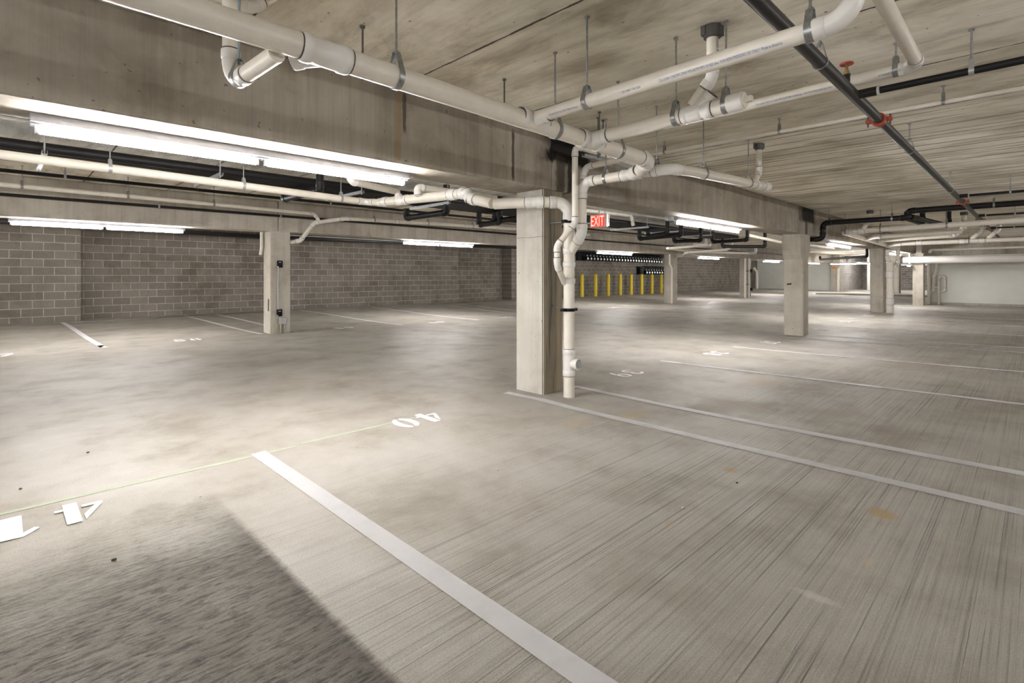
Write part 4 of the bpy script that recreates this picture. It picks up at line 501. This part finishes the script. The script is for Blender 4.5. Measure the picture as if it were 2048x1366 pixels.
# near beam with the dark honeycombed pockets at its column joints
m,nt,bs,cc,v=mat_conc('near_beam_concrete','z',(.37,.335,.285),(.25,.22,.18),(.45,.415,.36),.5)
def stain(nt,c,v,cx,w,z0,z1,colr,amt,ns=6):
    sep=N(nt,'ShaderNodeSeparateXYZ'); nt.links.new(v,sep.inputs[0])
    wob=math_(nt,'MULTIPLY',math_(nt,'SUBTRACT',noise(nt,mapped(nt,(ns,1,ns*.6)),1,4,.7),.5),w*1.3)
    dx=math_(nt,'ABSOLUTE',math_(nt,'ADD',math_(nt,'SUBTRACT',sep.outputs[0],cx),wob))
    a=rampf(nt,math_(nt,'DIVIDE',dx,w),[(.55,1.0),(1.0,0.0)])
    zw=math_(nt,'ADD',sep.outputs[2],math_(nt,'MULTIPLY',math_(nt,'SUBTRACT',noise(nt,mapped(nt,(14,1,5)),1,3,.7),.5),.14))
    up=nt.nodes.new('ShaderNodeMapRange'); nt.links.new(zw,up.inputs[0]); up.inputs[1].default_value=z0; up.inputs[2].default_value=z0+.05; up.clamp=True
    dn=nt.nodes.new('ShaderNodeMapRange'); nt.links.new(zw,dn.inputs[0]); dn.inputs[1].default_value=z1; dn.inputs[2].default_value=z1-.05; dn.clamp=True
    f=math_(nt,'MULTIPLY',math_(nt,'MULTIPLY',a,math_(nt,'MULTIPLY',up.outputs[0],dn.outputs[0])),amt)
    return mix(nt,c,colr,f)
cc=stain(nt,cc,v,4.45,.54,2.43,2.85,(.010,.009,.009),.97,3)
cc=stain(nt,cc,v,4.30,.09,2.1,2.55,(.05,.04,.03),.8,14)
cc=stain(nt,cc,v,4.46,.05,2.1,2.5,(.03,.025,.02),.9,14)
cc=stain(nt,cc,v,2.34,.022,2.38,2.75,(.06,.045,.03),.75,26)
cc=stain(nt,cc,v,2.28,.04,2.15,2.75,(.30,.20,.09),.5,16)
cc=stain(nt,cc,v,3.58,.022,2.15,2.7,(.05,.035,.025),.85,18)
cc=stain(nt,cc,v,3.5,.02,2.15,2.7,(.36,.31,.22),.6,14)
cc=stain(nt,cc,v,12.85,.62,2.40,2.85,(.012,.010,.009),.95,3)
cc=stain(nt,cc,v,12.75,.10,2.1,2.5,(.05,.04,.03),.8,14)
nt.links.new(cc,bs.inputs['Base Color']); M['beamnear']=m
beam(XMIN,4.16,3.60,4.10,2.15,2.75,M['beamnear'],'near concrete beam carrying the closest tube light, streaked and stained')
beam(4.16,12.6,3.60,4.10,2.15,2.75,M['beamnear'],'concrete beam spanning from the near column to the mid column')
beam(12.6,21.3,3.60,4.10,2.15,2.75,M['beamnear'],'concrete beam spanning from the mid column to the far right column')
beam(21.3,27.6,3.60,4.10,2.15,2.75,M['beamfar'],'last concrete beam bay before the white end wall')
beam(28.25,28.6,YMIN,3.5,2.10,2.75,M['beam'],'brownish concrete beam on top of the white end wall')
for x0,x1,l in ((XMIN,4.30,'far left concrete beam ending at the boxed column'),(4.31,13.2,'far concrete beam right of the boxed column'),(13.2,21.75,'far concrete beam above the yellow bollards'),(21.75,30.3,'far concrete beam between the two aisle columns'),(30.3,48,'farthest concrete beam toward the painted end wall')):
    beam(x0,x1,11.50,12.0,2.19,2.85,M['beamfar'],l)
beam(XMIN,30,-4.9,-4.4,2.15,2.75,M['beam'],'concrete beam behind the viewpoint')
# columns
def column(x0,x1,y0,y1,zt,label,mat,flare=0,z0=ZB):
    bm=bmesh.new()
    prof=[(z0,0),(zt,0)] if not flare else [(z0,0),(zt-.62,0),(zt-.56,.012),(zt-.46,.09*flare/.13),(zt-.40,.115*flare/.13),(zt-.34,flare),(zt,flare)]
    rings=[]
    for z,f in prof: rings.append([bm.verts.new(q) for q in ((x0-f,y0,z),(x1+f,y0,z),(x1+f,y1,z),(x0-f,y1,z))])
    for a,b in zip(rings,rings[1:]):
        for k in range(4): bm.faces.new((a[k],a[(k+1)%4],b[(k+1)%4],b[k]))
    bm.faces.new(rings[0]); bm.faces.new(rings[-1])
    es=[e for e in bm.edges if abs(e.verts[0].co.z-e.verts[1].co.z)>.01]
    bmesh.ops.bevel(bm,geom=es,offset=.012,segments=2,affect='EDGES')
    return struct('concrete_column',bm,mat,label,'column',False)
m,nt,bs,cc,v=mat_conc('near_column_concrete','z',(.52,.495,.445),(.45,.42,.37),(.58,.56,.51),.3)
# water-streaked brown side and a pour line at two thirds height
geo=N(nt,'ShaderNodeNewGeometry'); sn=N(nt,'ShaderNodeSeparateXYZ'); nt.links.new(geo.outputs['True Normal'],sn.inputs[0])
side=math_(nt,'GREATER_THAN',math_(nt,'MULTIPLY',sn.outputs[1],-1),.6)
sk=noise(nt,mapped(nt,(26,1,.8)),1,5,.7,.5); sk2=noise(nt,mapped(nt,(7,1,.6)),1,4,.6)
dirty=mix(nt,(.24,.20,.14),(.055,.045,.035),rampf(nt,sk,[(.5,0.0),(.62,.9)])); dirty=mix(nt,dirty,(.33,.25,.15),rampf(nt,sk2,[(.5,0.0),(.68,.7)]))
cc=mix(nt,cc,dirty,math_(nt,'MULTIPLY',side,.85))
sep=N(nt,'ShaderNodeSeparateXYZ'); nt.links.new(v,sep.inputs[0])
pl=math_(nt,'LESS_THAN',math_(nt,'ABSOLUTE',math_(nt,'ADD',math_(nt,'SUBTRACT',sep.outputs[2],1.655),math_(nt,'MULTIPLY',math_(nt,'SUBTRACT',noise(nt,v,9,3),.5),.02))),.004)
cc=mix(nt,cc,(.2,.18,.15),math_(nt,'MULTIPLY',pl,.7))
nt.links.new(cc,bs.inputs['Base Color']); M['colnear']=m
column(4.05,4.37,3.63,4.03,2.16,'near square concrete column with brown water-streaked side beside the stack pipe',M['colnear'])
column(12.54,12.93,3.61,4.0,2.16,'mid concrete column flaring at its top, standing on the stall line',M['column'],.13)
column(21.1,21.5,3.62,4.0,2.16,'far right concrete column beside the cream stack pipe',M['column'],.10)
column(27.15,27.55,3.30,3.66,2.16,'last concrete column beside the white end wall',M['column'])
column(4.15,4.57,11.52,11.93,2.2,'boxed concrete column on the far row carrying small electrical boxes',M['column'])
column(21.6,22.0,11.52,11.97,2.2,'concrete column beside the yellow bollards',M['column'])
column(30.1,30.45,11.52,11.95,2.2,'slender far concrete column with twin cream pipes',M['column'])
column(43.6,44.2,6.6,7.1,2.85,'distant concrete column glimpsed past the far right stack',M['column'])
bm=bmesh.new(); box(bm,(47.4,11.0,ZB),(48.3,11.6,2.85)); struct('concrete_pilaster',bm,M['column'],'beige pilaster at the corner of the far painted wall','pilaster')
bm=bmesh.new(); box(bm,(53.2,10.0,ZB),(53.5,10.3,2.85)); struct('white_post',bm,M['paint'],'white boxed post before the far block wall','post')
bm=bmesh.new(); box(bm,(38.0,3.4,-.1),(38.4,10.2,.11),0,.02); struct('concrete_kerb',bm,M['beamfar'],'low concrete kerb crossing the far aisle end','kerb')
bm=bmesh.new(); box(bm,(54.5,3.5,2.05),(54.8,9.6,2.2)); tagp(obj('overhead_rail',bm,M['white'],origin=(54.6,6,2.05),smooth=False),'white rail across the far block wall bay','rail')
# big white duct
rt=empty('white_duct',(27.0,4.05,1.87),'large white wrapped duct running level in front of the white end wall','duct')
bm=bmesh.new(); sweep(bm,[(27.0,3.95,1.885),(27.0,-4.2,1.85)],.15,28); obj('duct_body',bm,M['soffit'],rt)
bm=bmesh.new(); box(bm,(26.9,3.7,1.72),(27.1,3.76,2.15)); box(bm,(26.8,3.66,1.60),(27.0,3.80,1.66)); obj('bracket',bm,M['strut'],rt,smooth=False)
# ------------------------------------------------------------------ fluorescent fixtures
def fixture(x0,x1,y,zb,label,group='twin tube strip lights',horizontal='x'):
    rt=empty('strip_light',(x0,y,zb),label,'light',group)
    def T(x,yy,z): return (x,yy,z) if horizontal=='x' else (y+(yy-y),x,z)
    def bx(bm,a,b,bev=0): 
        a2=T(*a); b2=T(*b); box(bm,tuple(min(p,q) for p,q in zip(a2,b2)),tuple(max(p,q) for p,q in zip(a2,b2)),0,bev)
    if horizontal!='x': rt.location=T(x0,y,zb)
    bm=bmesh.new(); bx(bm,(x0,y-.055,zb-.045),(x1,y+.055,zb+.004),.004); bx(bm,(x0,y-.03,zb-.058),(x1,y+.03,zb-.045),.003); obj('housing',bm,M['white'],rt,smooth=False)
    L=(x1-x0)/2
    for k in range(2):
        a=x0+k*L+.035; b=x0+(k+1)*L-.035
        bm=bmesh.new(); sweep(bm,[T(a,y,zb-.085),T(a+.01,y,zb-.085),T(b-.01,y,zb-.085),T(b,y,zb-.085)],.0165,14,0,True,[.012,.0165,.0165,.012]); obj('tube',bm,M['tube'],rt)
        for q,s in ((a,-1),(b,1)):
            bm=bmesh.new(); bx(bm,(q-.004 if s>0 else q-.016,y-.014,zb-.104),(q+.016 if s>0 else q+.004,y+.014,zb-.045),.003); obj('lamp_holder',bm,M['white'],rt,smooth=False)
    return rt
F=[(.13,2.60,3.97,2.15,'nearest bright twin tube strip light under the near beam'),
   (7.50,9.98,3.97,2.15,'second strip light along the near beam line, between near and mid columns'),
   (15.8,18.3,3.97,2.15,'third strip light along the near beam line, past the mid column'),
   (24.1,26.5,3.97,2.15,'strip light glimpsed behind the far right stack'),
   (.13,2.66,11.97,2.19,'leftmost strip light under the far beam by the frame edge'),
   (7.72,10.2,11.97,2.19,'strip light under the far beam left of the near column'),
   (16.4,18.9,11.95,2.19,'strip light above the black meters'),
   (24.9,27.4,11.95,2.19,'strip light between the bollard column and the slender far column'),
   (33.7,36.6,11.95,2.19,'far strip light seen just left of the mid column'),
   (41.5,44.2,11.6,2.19,'far strip light seen just right of the mid column')]
for f in F: fixture(*f)
fixture(7.9,10.4,42.3,2.12,'crosswise far strip light before the distant block wall',horizontal='y')
fixture(4.6,7.0,50.5,2.35,'hidden crosswise strip light before the block wall',group='far crosswise strip lights',horizontal='y')
fixture(8.3,10.7,50.5,2.35,'crosswise strip light beyond the beige pilaster',group='far crosswise strip lights',horizontal='y')
for k in (1,2,3): fixture(-5.2+7.7*k,-2.7+7.7*k,-4.65,2.15,'unseen strip light added on the beam behind the viewpoint to light the foreground',group='added strip lights behind the viewpoint')  # unseen lamps, added to brighten the foreground and the right side
# conduit feeding the near light, and the second one
def rodpipe(name,pts_,r,mat,label,cat): 
    bm=bmesh.new(); sweep(bm,pts_,r,12); return tagp(obj(name,bm,mat,origin=pts_[0]),label,cat)
rodpipe('conduit',[(-3,4.02,2.125),(.13,4.0,2.12)],.012,M['conduit'],'thin conduit feeding the nearest strip light','conduit')
rodpipe('conduit',[(4.6,4.12,2.14),(6.6,4.10,2.13),(7.15,3.99,2.115),(7.5,3.98,2.11)],.012,M['conduit'],'thin conduit running to the second strip light','conduit')
rodpipe('conduit',[(4.62,11.99,2.16),(7.0,12.0,2.165),(7.72,11.97,2.16)],.012,M['conduit'],'thin conduit under the far beam feeding a strip light','conduit')
rodpipe('conduit',[(21.9,12.05,2.16),(24.0,12.0,2.165),(24.9,11.95,2.15)],.02,M['conduit'],'conduit from the bollard column to the strip light beyond','conduit')
rodpipe('conduit',[(30.5,11.9,1.7),(30.55,11.9,2.1),(30.7,11.9,2.16),(33.7,11.95,2.15)],.02,M['conduit'],'conduit bending off the slender column to the far strip light','conduit')
bm=bmesh.new(); box(bm,(7.30,3.93,2.09),(7.40,4.03,2.15),0,.004); tagp(obj('junction_box',bm,M['white'],origin=(7.35,3.98,2.15),smooth=False),'small white junction box beside the second strip light','box')
# ------------------------------------------------------------------ black pipe rack in the second bay
for k in range(7):
    y=7.42+.125*k
    bm=bmesh.new(); sweep(bm,[(-3,y,2.60),(18.5,y,2.60)],.058,16)
    tagp(obj('insulated_pipe',bm,M['black'],origin=(-3,y,2.60)),'black insulated pipe lying in the rack behind the near beam','pipe','pipes of the black rack')
for k,x in enumerate((.35,2.0,3.95,5.6,8.6,10.3,12.2,14.0,16.0)):
    rt=empty('trapeze_hanger',(x,7.8,2.85),['first','second','third','fourth','fifth','sixth','seventh','eighth','ninth'][k]+' trapeze hanger under the black pipe rack, counted from the frame edge','hanger','rack trapeze hangers')
    bm=bmesh.new(); box(bm,(x-.021,7.2,2.498),(x+.021,8.4,2.502)); box(bm,(x-.021,7.2,2.502),(x-.018,8.4,2.540)); box(bm,(x+.018,7.2,2.502),(x+.021,8.4,2.540)); obj('strut_channel',bm,M['strut'],rt,smooth=False)
    for y in (7.25,8.35):
        bm=bmesh.new(); cyl(bm,(x,y,2.48),(x,y,2.848),.008,8); obj('threaded_rod',bm,M['strut'],rt)
# ------------------------------------------------------------------ exit sign
ex,ey,ez=6.90,4.99,2.13
rt=empty('exit_sign',(ex,ey,2.85),'lit red EXIT sign hanging beside the stack pipe','sign')
bm=bmesh.new(); box(bm,(ex-.0,ey-.16,ez-.105),(ex+.055,ey+.16,ez+.105),0,.006); obj('sign_housing',bm,M['greybox'],rt,smooth=False)
bm=bmesh.new(); box(bm,(ex-.004,ey-.125,ez-.095),(ex+.0,ey+.145,ez+.09)); obj('lit_panel',bm,M['exitred'],rt,smooth=False)
tb=text_bm('EXIT',.19); xs=[v.co.x for v in tb.verts]; ys=[v.co.y for v in tb.verts]
for v in tb.verts:
    q=v.co.copy(); v.co=Vector((ex-.006,ey+.135-(q.x-min(xs))/(max(xs)-min(xs))*.25,ez-.082+(q.y-min(ys))/(max(ys)-min(ys))*.16))
obj('exit_lettering',tb,M['exitlet'],rt,smooth=False)
bm=bmesh.new(); cyl(bm,(ex+.027,ey,ez+.105),(ex+.027,ey,2.848),.01,10); box(bm,(ex-.03,ey-.06,2.82),(ex+.085,ey+.06,2.848)); obj('stem',bm,M['white'],rt)
bm=bmesh.new(); box(bm,(ex+.056,ey-.165,ez-.09),(ex+.075,ey-.15,ez+.09)); obj('end_trim',bm,M['white'],rt,smooth=False)
# ------------------------------------------------------------------ boxes on the far-row column
cy=11.52
def devbox(x,z,label):
    rt=empty('outlet_box',(x,cy,z),label,'box','black outlet boxes'); bm=bmesh.new(); box(bm,(x-.055,cy-.05,z-.075),(x+.055,cy-.001,z+.075),0,.008); obj('box_body',bm,M['blackbox'],rt,smooth=False)
    bm=bmesh.new(); box(bm,(x-.035,cy-.056,z+.03),(x+.02,cy-.05,z+.045)); obj('label_plate',bm,M['greybox'],rt,smooth=False)
    bm=bmesh.new(); cyl(bm,(x-.05,cy-.03,z-.06),(x-.05,cy-.06,z-.06),.012,10); obj('knockout_cap',bm,M['silver'],rt)
xb=4.335
devbox(xb,1.49,'upper black outlet box on the boxed far row column'); devbox(xb-.008,.44,'lower black outlet box on the boxed far row column')
bm=bmesh.new(); sweep(bm,[(xb-.03,cy-.02,1.415),(xb-.03,cy-.02,1.3),(xb-.038,cy-.02,1.18),(xb-.038,cy-.02,.515)],.013,12); tagp(obj('conduit',bm,M['white'],origin=(xb-.03,cy-.02,1.4)),'white conduit linking the two black outlet boxes','conduit')
rt=empty('junction_box',(xb+.045,cy,.27),'grey junction box with two stub conduits at the column foot','box'); bm=bmesh.new(); box(bm,(xb-.02,cy-.10,.20),(xb+.115,cy-.001,.335),0,.006); obj('box_body',bm,M['greybox'],rt,smooth=False)
for dx,mm in ((.012,'galvgreen'),(.088,'steel')):
    bm=bmesh.new(); cyl(bm,(xb+dx,cy-.05,-.01),(xb+dx,cy-.05,.20),.02,12); obj('stub_conduit',bm,M[mm],rt)
bm=bmesh.new(); box(bm,(4.145,11.60,.48),(4.152,11.66,.74)); tagp(obj('patch_plate',bm,M['dsteel'],origin=(4.15,11.63,.6),smooth=False),'narrow grey plate low on the lit side of the boxed column','plate')
bm=bmesh.new(); sweep(bm,[(4.10,11.9,2.19),(4.10,11.9,1.85),(4.10,11.96,1.70)],.035,14); tagp(obj('downpipe_stub',bm,M['pvc'],origin=(4.1,11.9,2.19)),'short cream stub hugging the lit side of the boxed column','pipe')
# conduits on the far slender column and bollard column
for k,(x,y) in enumerate(((29.55,11.42),(29.82,11.32))):
    bm=bmesh.new(); cyl(bm,(x,y,0),(x,y,2.19),.06,16); tagp(obj('stack_pipe',bm,M['pvc'],origin=(x,y,0)),['left','right'][k]+' of twin cream pipes beside the slender far column','pipe')
bm=bmesh.new(); box(bm,(29.45,11.3,1.47),(29.95,11.34,1.50)); box(bm,(29.45,11.3,.72),(29.95,11.34,.75)); tagp(obj('pipe_strap',bm,M['blackbox'],origin=(29.7,11.3,1.1),smooth=False),'black straps across the twin cream pipes','strap')
bm=bmesh.new(); sweep(bm,[(21.35,11.45,0),(21.35,11.45,1.55),(21.25,11.5,1.75),(21.25,11.5,2.19)],.045,14); tagp(obj('downpipe',bm,M['pvc'],origin=(21.35,11.45,0)),'slim cream downpipe beside the bollard column','pipe')
bm=bmesh.new(); cyl(bm,(30.55,11.5,0),(30.55,11.5,2.15),.025,12); tagp(obj('conduit',bm,M['conduit'],origin=(30.55,11.5,0)),'conduit rising by the slender far column','conduit')
for k,z in enumerate((.45,1.5)):
    bm=bmesh.new(); box(bm,(30.47,11.4,z-.09),(30.62,11.5,z+.09),0,.01); tagp(obj('outlet_box',bm,M['blackbox'],origin=(30.55,11.45,z),smooth=False),['lower','upper'][k]+' black box on the conduit by the slender far column','box')
bm=bmesh.new(); sweep(bm,[(47.0,11.0,.0),(47.0,11.0,1.75),(47.3,10.85,1.98),(47.3,10.85,2.3)],.10,16); tagp(obj('downpipe',bm,M['pvc'],origin=(47,11,0)),'bright cream offset downpipe at the beige pilaster','pipe')
bm=bmesh.new(); box(bm,(47.38,11.3,1.75),(47.4,11.52,1.95)); tagp(obj('marker_tape',bm,M['orange'],origin=(47.39,11.4,1.85),smooth=False),'orange marking high on the beige pilaster','marker')
bm=bmesh.new(); sweep(bm,[(46.4,17.2,1.9),(46.4,17.15,1.75),(46.4,16.95,1.55),(46.4,16.95,.09)],.13,16); tagp(obj('downpipe',bm,M['pvc'],origin=(46.4,17,.09)),'pale offset downpipe by the far corner of the painted wall','pipe')
bm=bmesh.new(); cyl(bm,(12.535,3.84,1.06),(12.50,3.92,1.05),.012,8); tagp(obj('anchor_bolt',bm,M['blackbox'],origin=(12.53,3.84,1.06)),'dark bolt sticking out of the mid column face','bolt')
# ------------------------------------------------------------------ bollards
names=['first','second','third','fourth','fifth','sixth','seventh','eighth']
b0=None
def copy_tree(o,loc,label):
    r=o.copy(); COL.objects.link(r); r.location=loc; r['label']=label
    for ch in o.children:
        c_=ch.copy(); COL.objects.link(c_); c_.parent=r
    return r
for k,(x,y) in enumerate(BOLL):
    lab=names[k]+' yellow bollard in the row below the meters, counted from the stack pipe'
    z=fz(x,y)
    if b0 is None:
        b0=empty('bollard',(x,y,z),lab,'bollard','yellow bollards')
        bm=bmesh.new(); R=.092; sweep(bm,[(x,y,z-.02),(x,y,z+1.17)],R,22); obj('sleeve',bm,M['yellow'],b0)
        bm=bmesh.new(); sweep(bm,[(x,y,z+1.17+R*.75*math.sin(a)) for a in (0,.4,.8,1.1,1.4,1.55)],R,22,0,True,[R*math.cos(a) for a in (0,.4,.8,1.1,1.4,1.55)]); obj('domed_cap',bm,M['yellow'],b0)
        bm=bmesh.new(); sweep(bm,[(x,y,z),(x,y,z+.015)],R*1.12,22); obj('base_collar',bm,M['yellow'],b0)
    else: copy_tree(b0,(x,y,z),lab)
# ------------------------------------------------------------------ meters on the block wall
def meter(x,y,z,label,group):
    rt=empty('utility_meter',(x,y,z),label,'meter',group)
    bm=bmesh.new(); box(bm,(x-.075,y-.10,z-.11),(x+.075,y+.06,z+.10),0,.02); obj('meter_body',bm,M['blackbox'],rt)
    bm=bmesh.new(); cyl(bm,(x,y-.10,z-.03),(x,y-.135,z-.03),.062,14); obj('dial_face',bm,M['silver'],rt)
    bm=bmesh.new(); sweep(bm,[(x+.03,y-.04,z+.10),(x+.03,y-.04,z+.13),(x+.03,y-.04,z+.155)],.03,12,0,True,[.038,.042,.026]); obj('vent_cap',bm,M['silver'],rt)
    bm=bmesh.new(); sweep(bm,[(x-.03,y-.02,z+.10),(x-.03,y-.02,z+.30),(x-.03,y+.05,z+.36),(x-.03,y+.15,z+.36)],.022,10); obj('riser_pipe',bm,M['blackbox'],rt)
    return rt
m0=None
for k,(x,za,zb) in enumerate(MET):
    z=za+(zb-za)*k/26-.03
    lab='black utility meter with silver dial, number %d from the stack end of the upper row'%(k+1)
    if m0 is None: m0=meter(x,17.25,z,lab,'upper row of meters')
    else: copy_tree(m0,(x,17.25,z),lab)
for k,x in enumerate(MET2):
    c_=copy_tree(m0,(x,17.25,1.45),names[k]+' black utility meter along the short lower row above the bollards'); c_['group']='lower row of meters'
rt=empty('meter_manifold',(26,17.35,2.3),'black pipe manifold with headers behind the upper row of meters','manifold')
bm=bmesh.new(); cyl(bm,(22.0,17.42,2.62),(31.5,17.42,2.60),.06,14); cyl(bm,(22.0,17.42,2.45),(31.5,17.42,2.45),.045,14); obj('header_pipe',bm,M['blackbox'],rt)
bm=bmesh.new(); box(bm,(22.2,17.40,2.04),(31.2,17.49,2.62)); obj('backing_board',bm,M['blackbox'],rt,smooth=False)
rt=empty('meter_manifold',(30,17.35,1.5),'short black manifold board behind the lower row of meters','manifold')
bm=bmesh.new(); box(bm,(28.2,17.40,1.28),(31.4,17.49,1.80)); obj('backing_board',bm,M['blackbox'],rt,smooth=False)
bm=bmesh.new(); box(bm,(28.15,17.2,1.34),(28.55,17.40,1.76),0,.02); obj('regulator_box',bm,M['blackbox'],rt)
# ------------------------------------------------------------------ floor paint
def strip_line(label,P,w):
    rt_bm=bmesh.new(); P=[Vector(p) for p in P]; Q=[]
    for a,b in zip(P,P[1:]):
        n=max(1,int((b-a).length/.35))
        for k in range(n): Q.append(a+(b-a)*k/n)
    Q.append(P[-1]); L=[];Rr=[]
    for i,p in enumerate(Q):
        t=(Q[min(i+1,len(Q)-1)]-Q[max(i-1,0)]); t.z=0; t.normalize(); nrm=Vector((-t.y,t.x,0))*w/2
        for lst,s in ((L,1),(Rr,-1)):
            q=p+nrm*s; q.z=fz(q.x,q.y)+.004; lst.append(rt_bm.verts.new(q))
    for i in range(len(Q)-1): rt_bm.faces.new((L[i],L[i+1],Rr[i+1],Rr[i]))
    bmesh.ops.solidify(rt_bm,geom=rt_bm.faces[:],thickness=.003)
    o=obj('stall_line',rt_bm,M['line'],smooth=False,origin=P[0]); tagp(o,label,'floor line','white stall lines'); return o
for lab,P,w in LINES: strip_line(lab,P,w)
# stencil digits, unit height 1, width .62
def arc(cx,cy,rx,ry,a0,a1,t,n=14,tx=None):
    tx=t if tx is None else tx
    o=[(cx+rx*math.cos(math.radians(a0+(a1-a0)*k/n)),cy+ry*math.sin(math.radians(a0+(a1-a0)*k/n))) for k in range(n+1)]
    i=[(cx+(rx-tx)*math.cos(math.radians(a0+(a1-a0)*k/n)),cy+(ry-t)*math.sin(math.radians(a0+(a1-a0)*k/n))) for k in range(n+1)]
    return [(o[k],o[k+1],i[k+1],i[k]) for k in range(n)]
def quad(*p): return [tuple(p)]
DIG={
'0':arc(.31,.5,.31,.5,-78,78,.10,16,.19)+arc(.31,.5,.31,.5,102,258,.10,16,.19),
'1':quad((.20,0),(.50,0),(.50,1),(.20,1))+quad((.0,.80),(.06,.72),(.20,.86),(.20,1)),
'4':quad((.34,.0),(.54,.0),(.54,1),(.34,1))+quad((.54,.22),(.66,.22),(.66,.31),(.54,.31))+quad((.0,.22),(.29,.22),(.29,.31),(.0,.31))+quad((.0,.33),(.11,.33),(.29,.70),(.29,.95)),
'3':arc(.27,.72,.30,.28,-80,170,.10,14,.17)+arc(.27,.28,.32,.28,-170,80,.10,14,.17),
'9':arc(.31,.68,.30,.32,-80,80,.10,12,.16)+arc(.31,.68,.30,.32,100,260,.10,12,.16)+quad((.44,.0),(.30,.0),(.42,.36),(.58,.45)),
'6':arc(.31,.32,.30,.32,-80,80,.10,12,.16)+arc(.31,.32,.30,.32,100,260,.10,12,.16)+quad((.18,1.0),(.32,1.0),(.20,.62),(.04,.55)),
'8':arc(.31,.74,.26,.26,-70,70,.09,12,.14)+arc(.31,.74,.26,.26,110,250,.09,12,.14)+arc(.31,.27,.31,.27,-70,70,.09,12,.15)+arc(.31,.27,.31,.27,110,250,.09,12,.15),
'7':quad((.0,.86),(.60,.86),(.60,1),(.0,1))+quad((.12,.0),(.32,.0),(.60,.82),(.42,.82)),
'5':quad((.06,.86),(.56,.86),(.56,1),(.06,1))+quad((.06,.56),(.2,.56),(.2,.82),(.06,.82))+arc(.27,.31,.33,.31,-160,110,.11,16,.17),
'2':arc(.30,.70,.30,.30,-40,170,.11,14,.16)+quad((.02,.0),(.60,.0),(.60,.14),(.02,.14))+quad((.02,.17),(.24,.17),(.56,.50),(.40,.60)),
}
def number(t,label,p,rot):
    rt=None; hgt=.30; w=.62*hgt; gap=.075; tot=w*len(t)+gap*(len(t)-1); ca,sa=math.cos(math.radians(rot)),math.sin(math.radians(rot)); bm=bmesh.new()
    rt=empty('stall_number',p,label,'number','stencilled stall numbers')
    for i,ch in enumerate(t):
        bm=bmesh.new()
        for q in DIG[ch]:
            vs=[]
            for (x,y) in q:
                lx=x*hgt-tot/2+i*(w+gap); ly=(y-.5)*hgt; wx=p[0]+lx*ca-ly*sa; wy=p[1]+lx*sa+ly*ca
                vs.append(bm.verts.new((wx,wy,fz(wx,wy)+.004)))
            bm.faces.new(vs)
        bmesh.ops.remove_doubles(bm,verts=bm.verts,dist=.0004)
        bmesh.ops.recalc_face_normals(bm,faces=bm.faces)
        bmesh.ops.solidify(bm,geom=bm.faces[:],thickness=.003); obj('digit',bm,M['line'],rt,smooth=False)
for t,lab,p,rot,scl in NUMS: number(t,lab,p,rot)
# chalk snap lines beside the numbers
for (a,b,lab) in (((-.3,3.80),(1.55,3.83),'faint green chalk line beside stall number 41'),((1.6,3.83),(2.6,3.86),'fainter green chalk dashes nearing stall number 40')):
    bm=bmesh.new(); box(bm,(a[0],a[1]-.004,.0),(b[0],b[1]+.0,.002)); tagp(obj('chalk_line',bm,plain('pale_green_chalk',(.40,.44,.34),.9),origin=(a[0],a[1],0),smooth=False),lab,'floor line')
# chips and pebbles on the floor
wh=['beside the nearest broad line','between the two near lines, under the stall','left of the nearest broad line','near the frame edge above number 41','far left of number 41','by a rusty spot','below number 41']
for k,p in enumerate(DEB):
    bm=bmesh.new(); bmesh.ops.create_icosphere(bm,subdivisions=2,radius=.007)
    sx_,sy_=1+random.random()*.7,.6+random.random()*.5
    for v in bm.verts: v.co=Vector((v.co.x*sx_*(1+.2*random.random()),v.co.y*sy_,v.co.z*.7))+Vector((p[0],p[1],p[2]+.005))
    tagp(obj('pebble',bm,M['pebble'] if k in (0,1,2) else M['darkchip'],origin=p),('pale' if k in (0,1,2) else 'dark')+' stone chip on the floor '+wh[k],'pebble')
# foam around the upper pipe end
bm=bmesh.new()
for k in range(26):
    a=random.random()*6.28; rr=.05+random.random()*.10; r2=.018+random.random()*.022
    bmesh.ops.create_icosphere(bm,subdivisions=2,radius=r2,matrix=Matrix.Translation((1.06+rr*math.cos(a)*1.2,2.66+rr*math.sin(a)-.02,2.745)))
tagp(obj('sealant_foam',bm,M['foam'],origin=(1.06,2.66,2.75)),'yellowish sealing foam on the ceiling beside the upper pipe end','sealant')
# ------------------------------------------------------------------ camera, world
cam=bpy.data.cameras.new('camera'); co=bpy.data.objects.new('camera',cam); COL.objects.link(co)
YAW=.7903
co.location=(0,0,1.25); co.rotation_euler=(PI/2,0,-(PI/2-YAW))
cam.sensor_width=36; cam.lens=36*1040/2048; cam.shift_y=-(683-550.5)/2048; cam.clip_end=200; cam.clip_start=.02
SC.camera=co
w=bpy.data.worlds.new('world'); SC.world=w; w.use_nodes=True; w.node_tree.nodes['Background'].inputs[0].default_value=(.5,.5,.5,1); w.node_tree.nodes['Background'].inputs[1].default_value=WORLD
SC.view_settings.view_transform='Standard'; SC.view_settings.look='None'; SC.view_settings.gamma=1; SC.view_settings.use_curve_mapping=False
SC.view_settings.exposure=3.74
SC.cycles.max_bounces=6; SC.cycles.diffuse_bounces=5; SC.cycles.glossy_bounces=2; SC.cycles.transmission_bounces=1; SC.cycles.volume_bounces=0; SC.cycles.caustics_reflective=False; SC.cycles.caustics_refractive=False; SC.cycles.use_adaptive_sampling=True; SC.cycles.adaptive_threshold=.04; SC.cycles.adaptive_min_samples=16; SC.cycles.use_denoising=True
try: SC.cycles.denoiser='OPENIMAGEDENOISE'
except Exception: pass
SC.cycles.sample_clamp_indirect=8
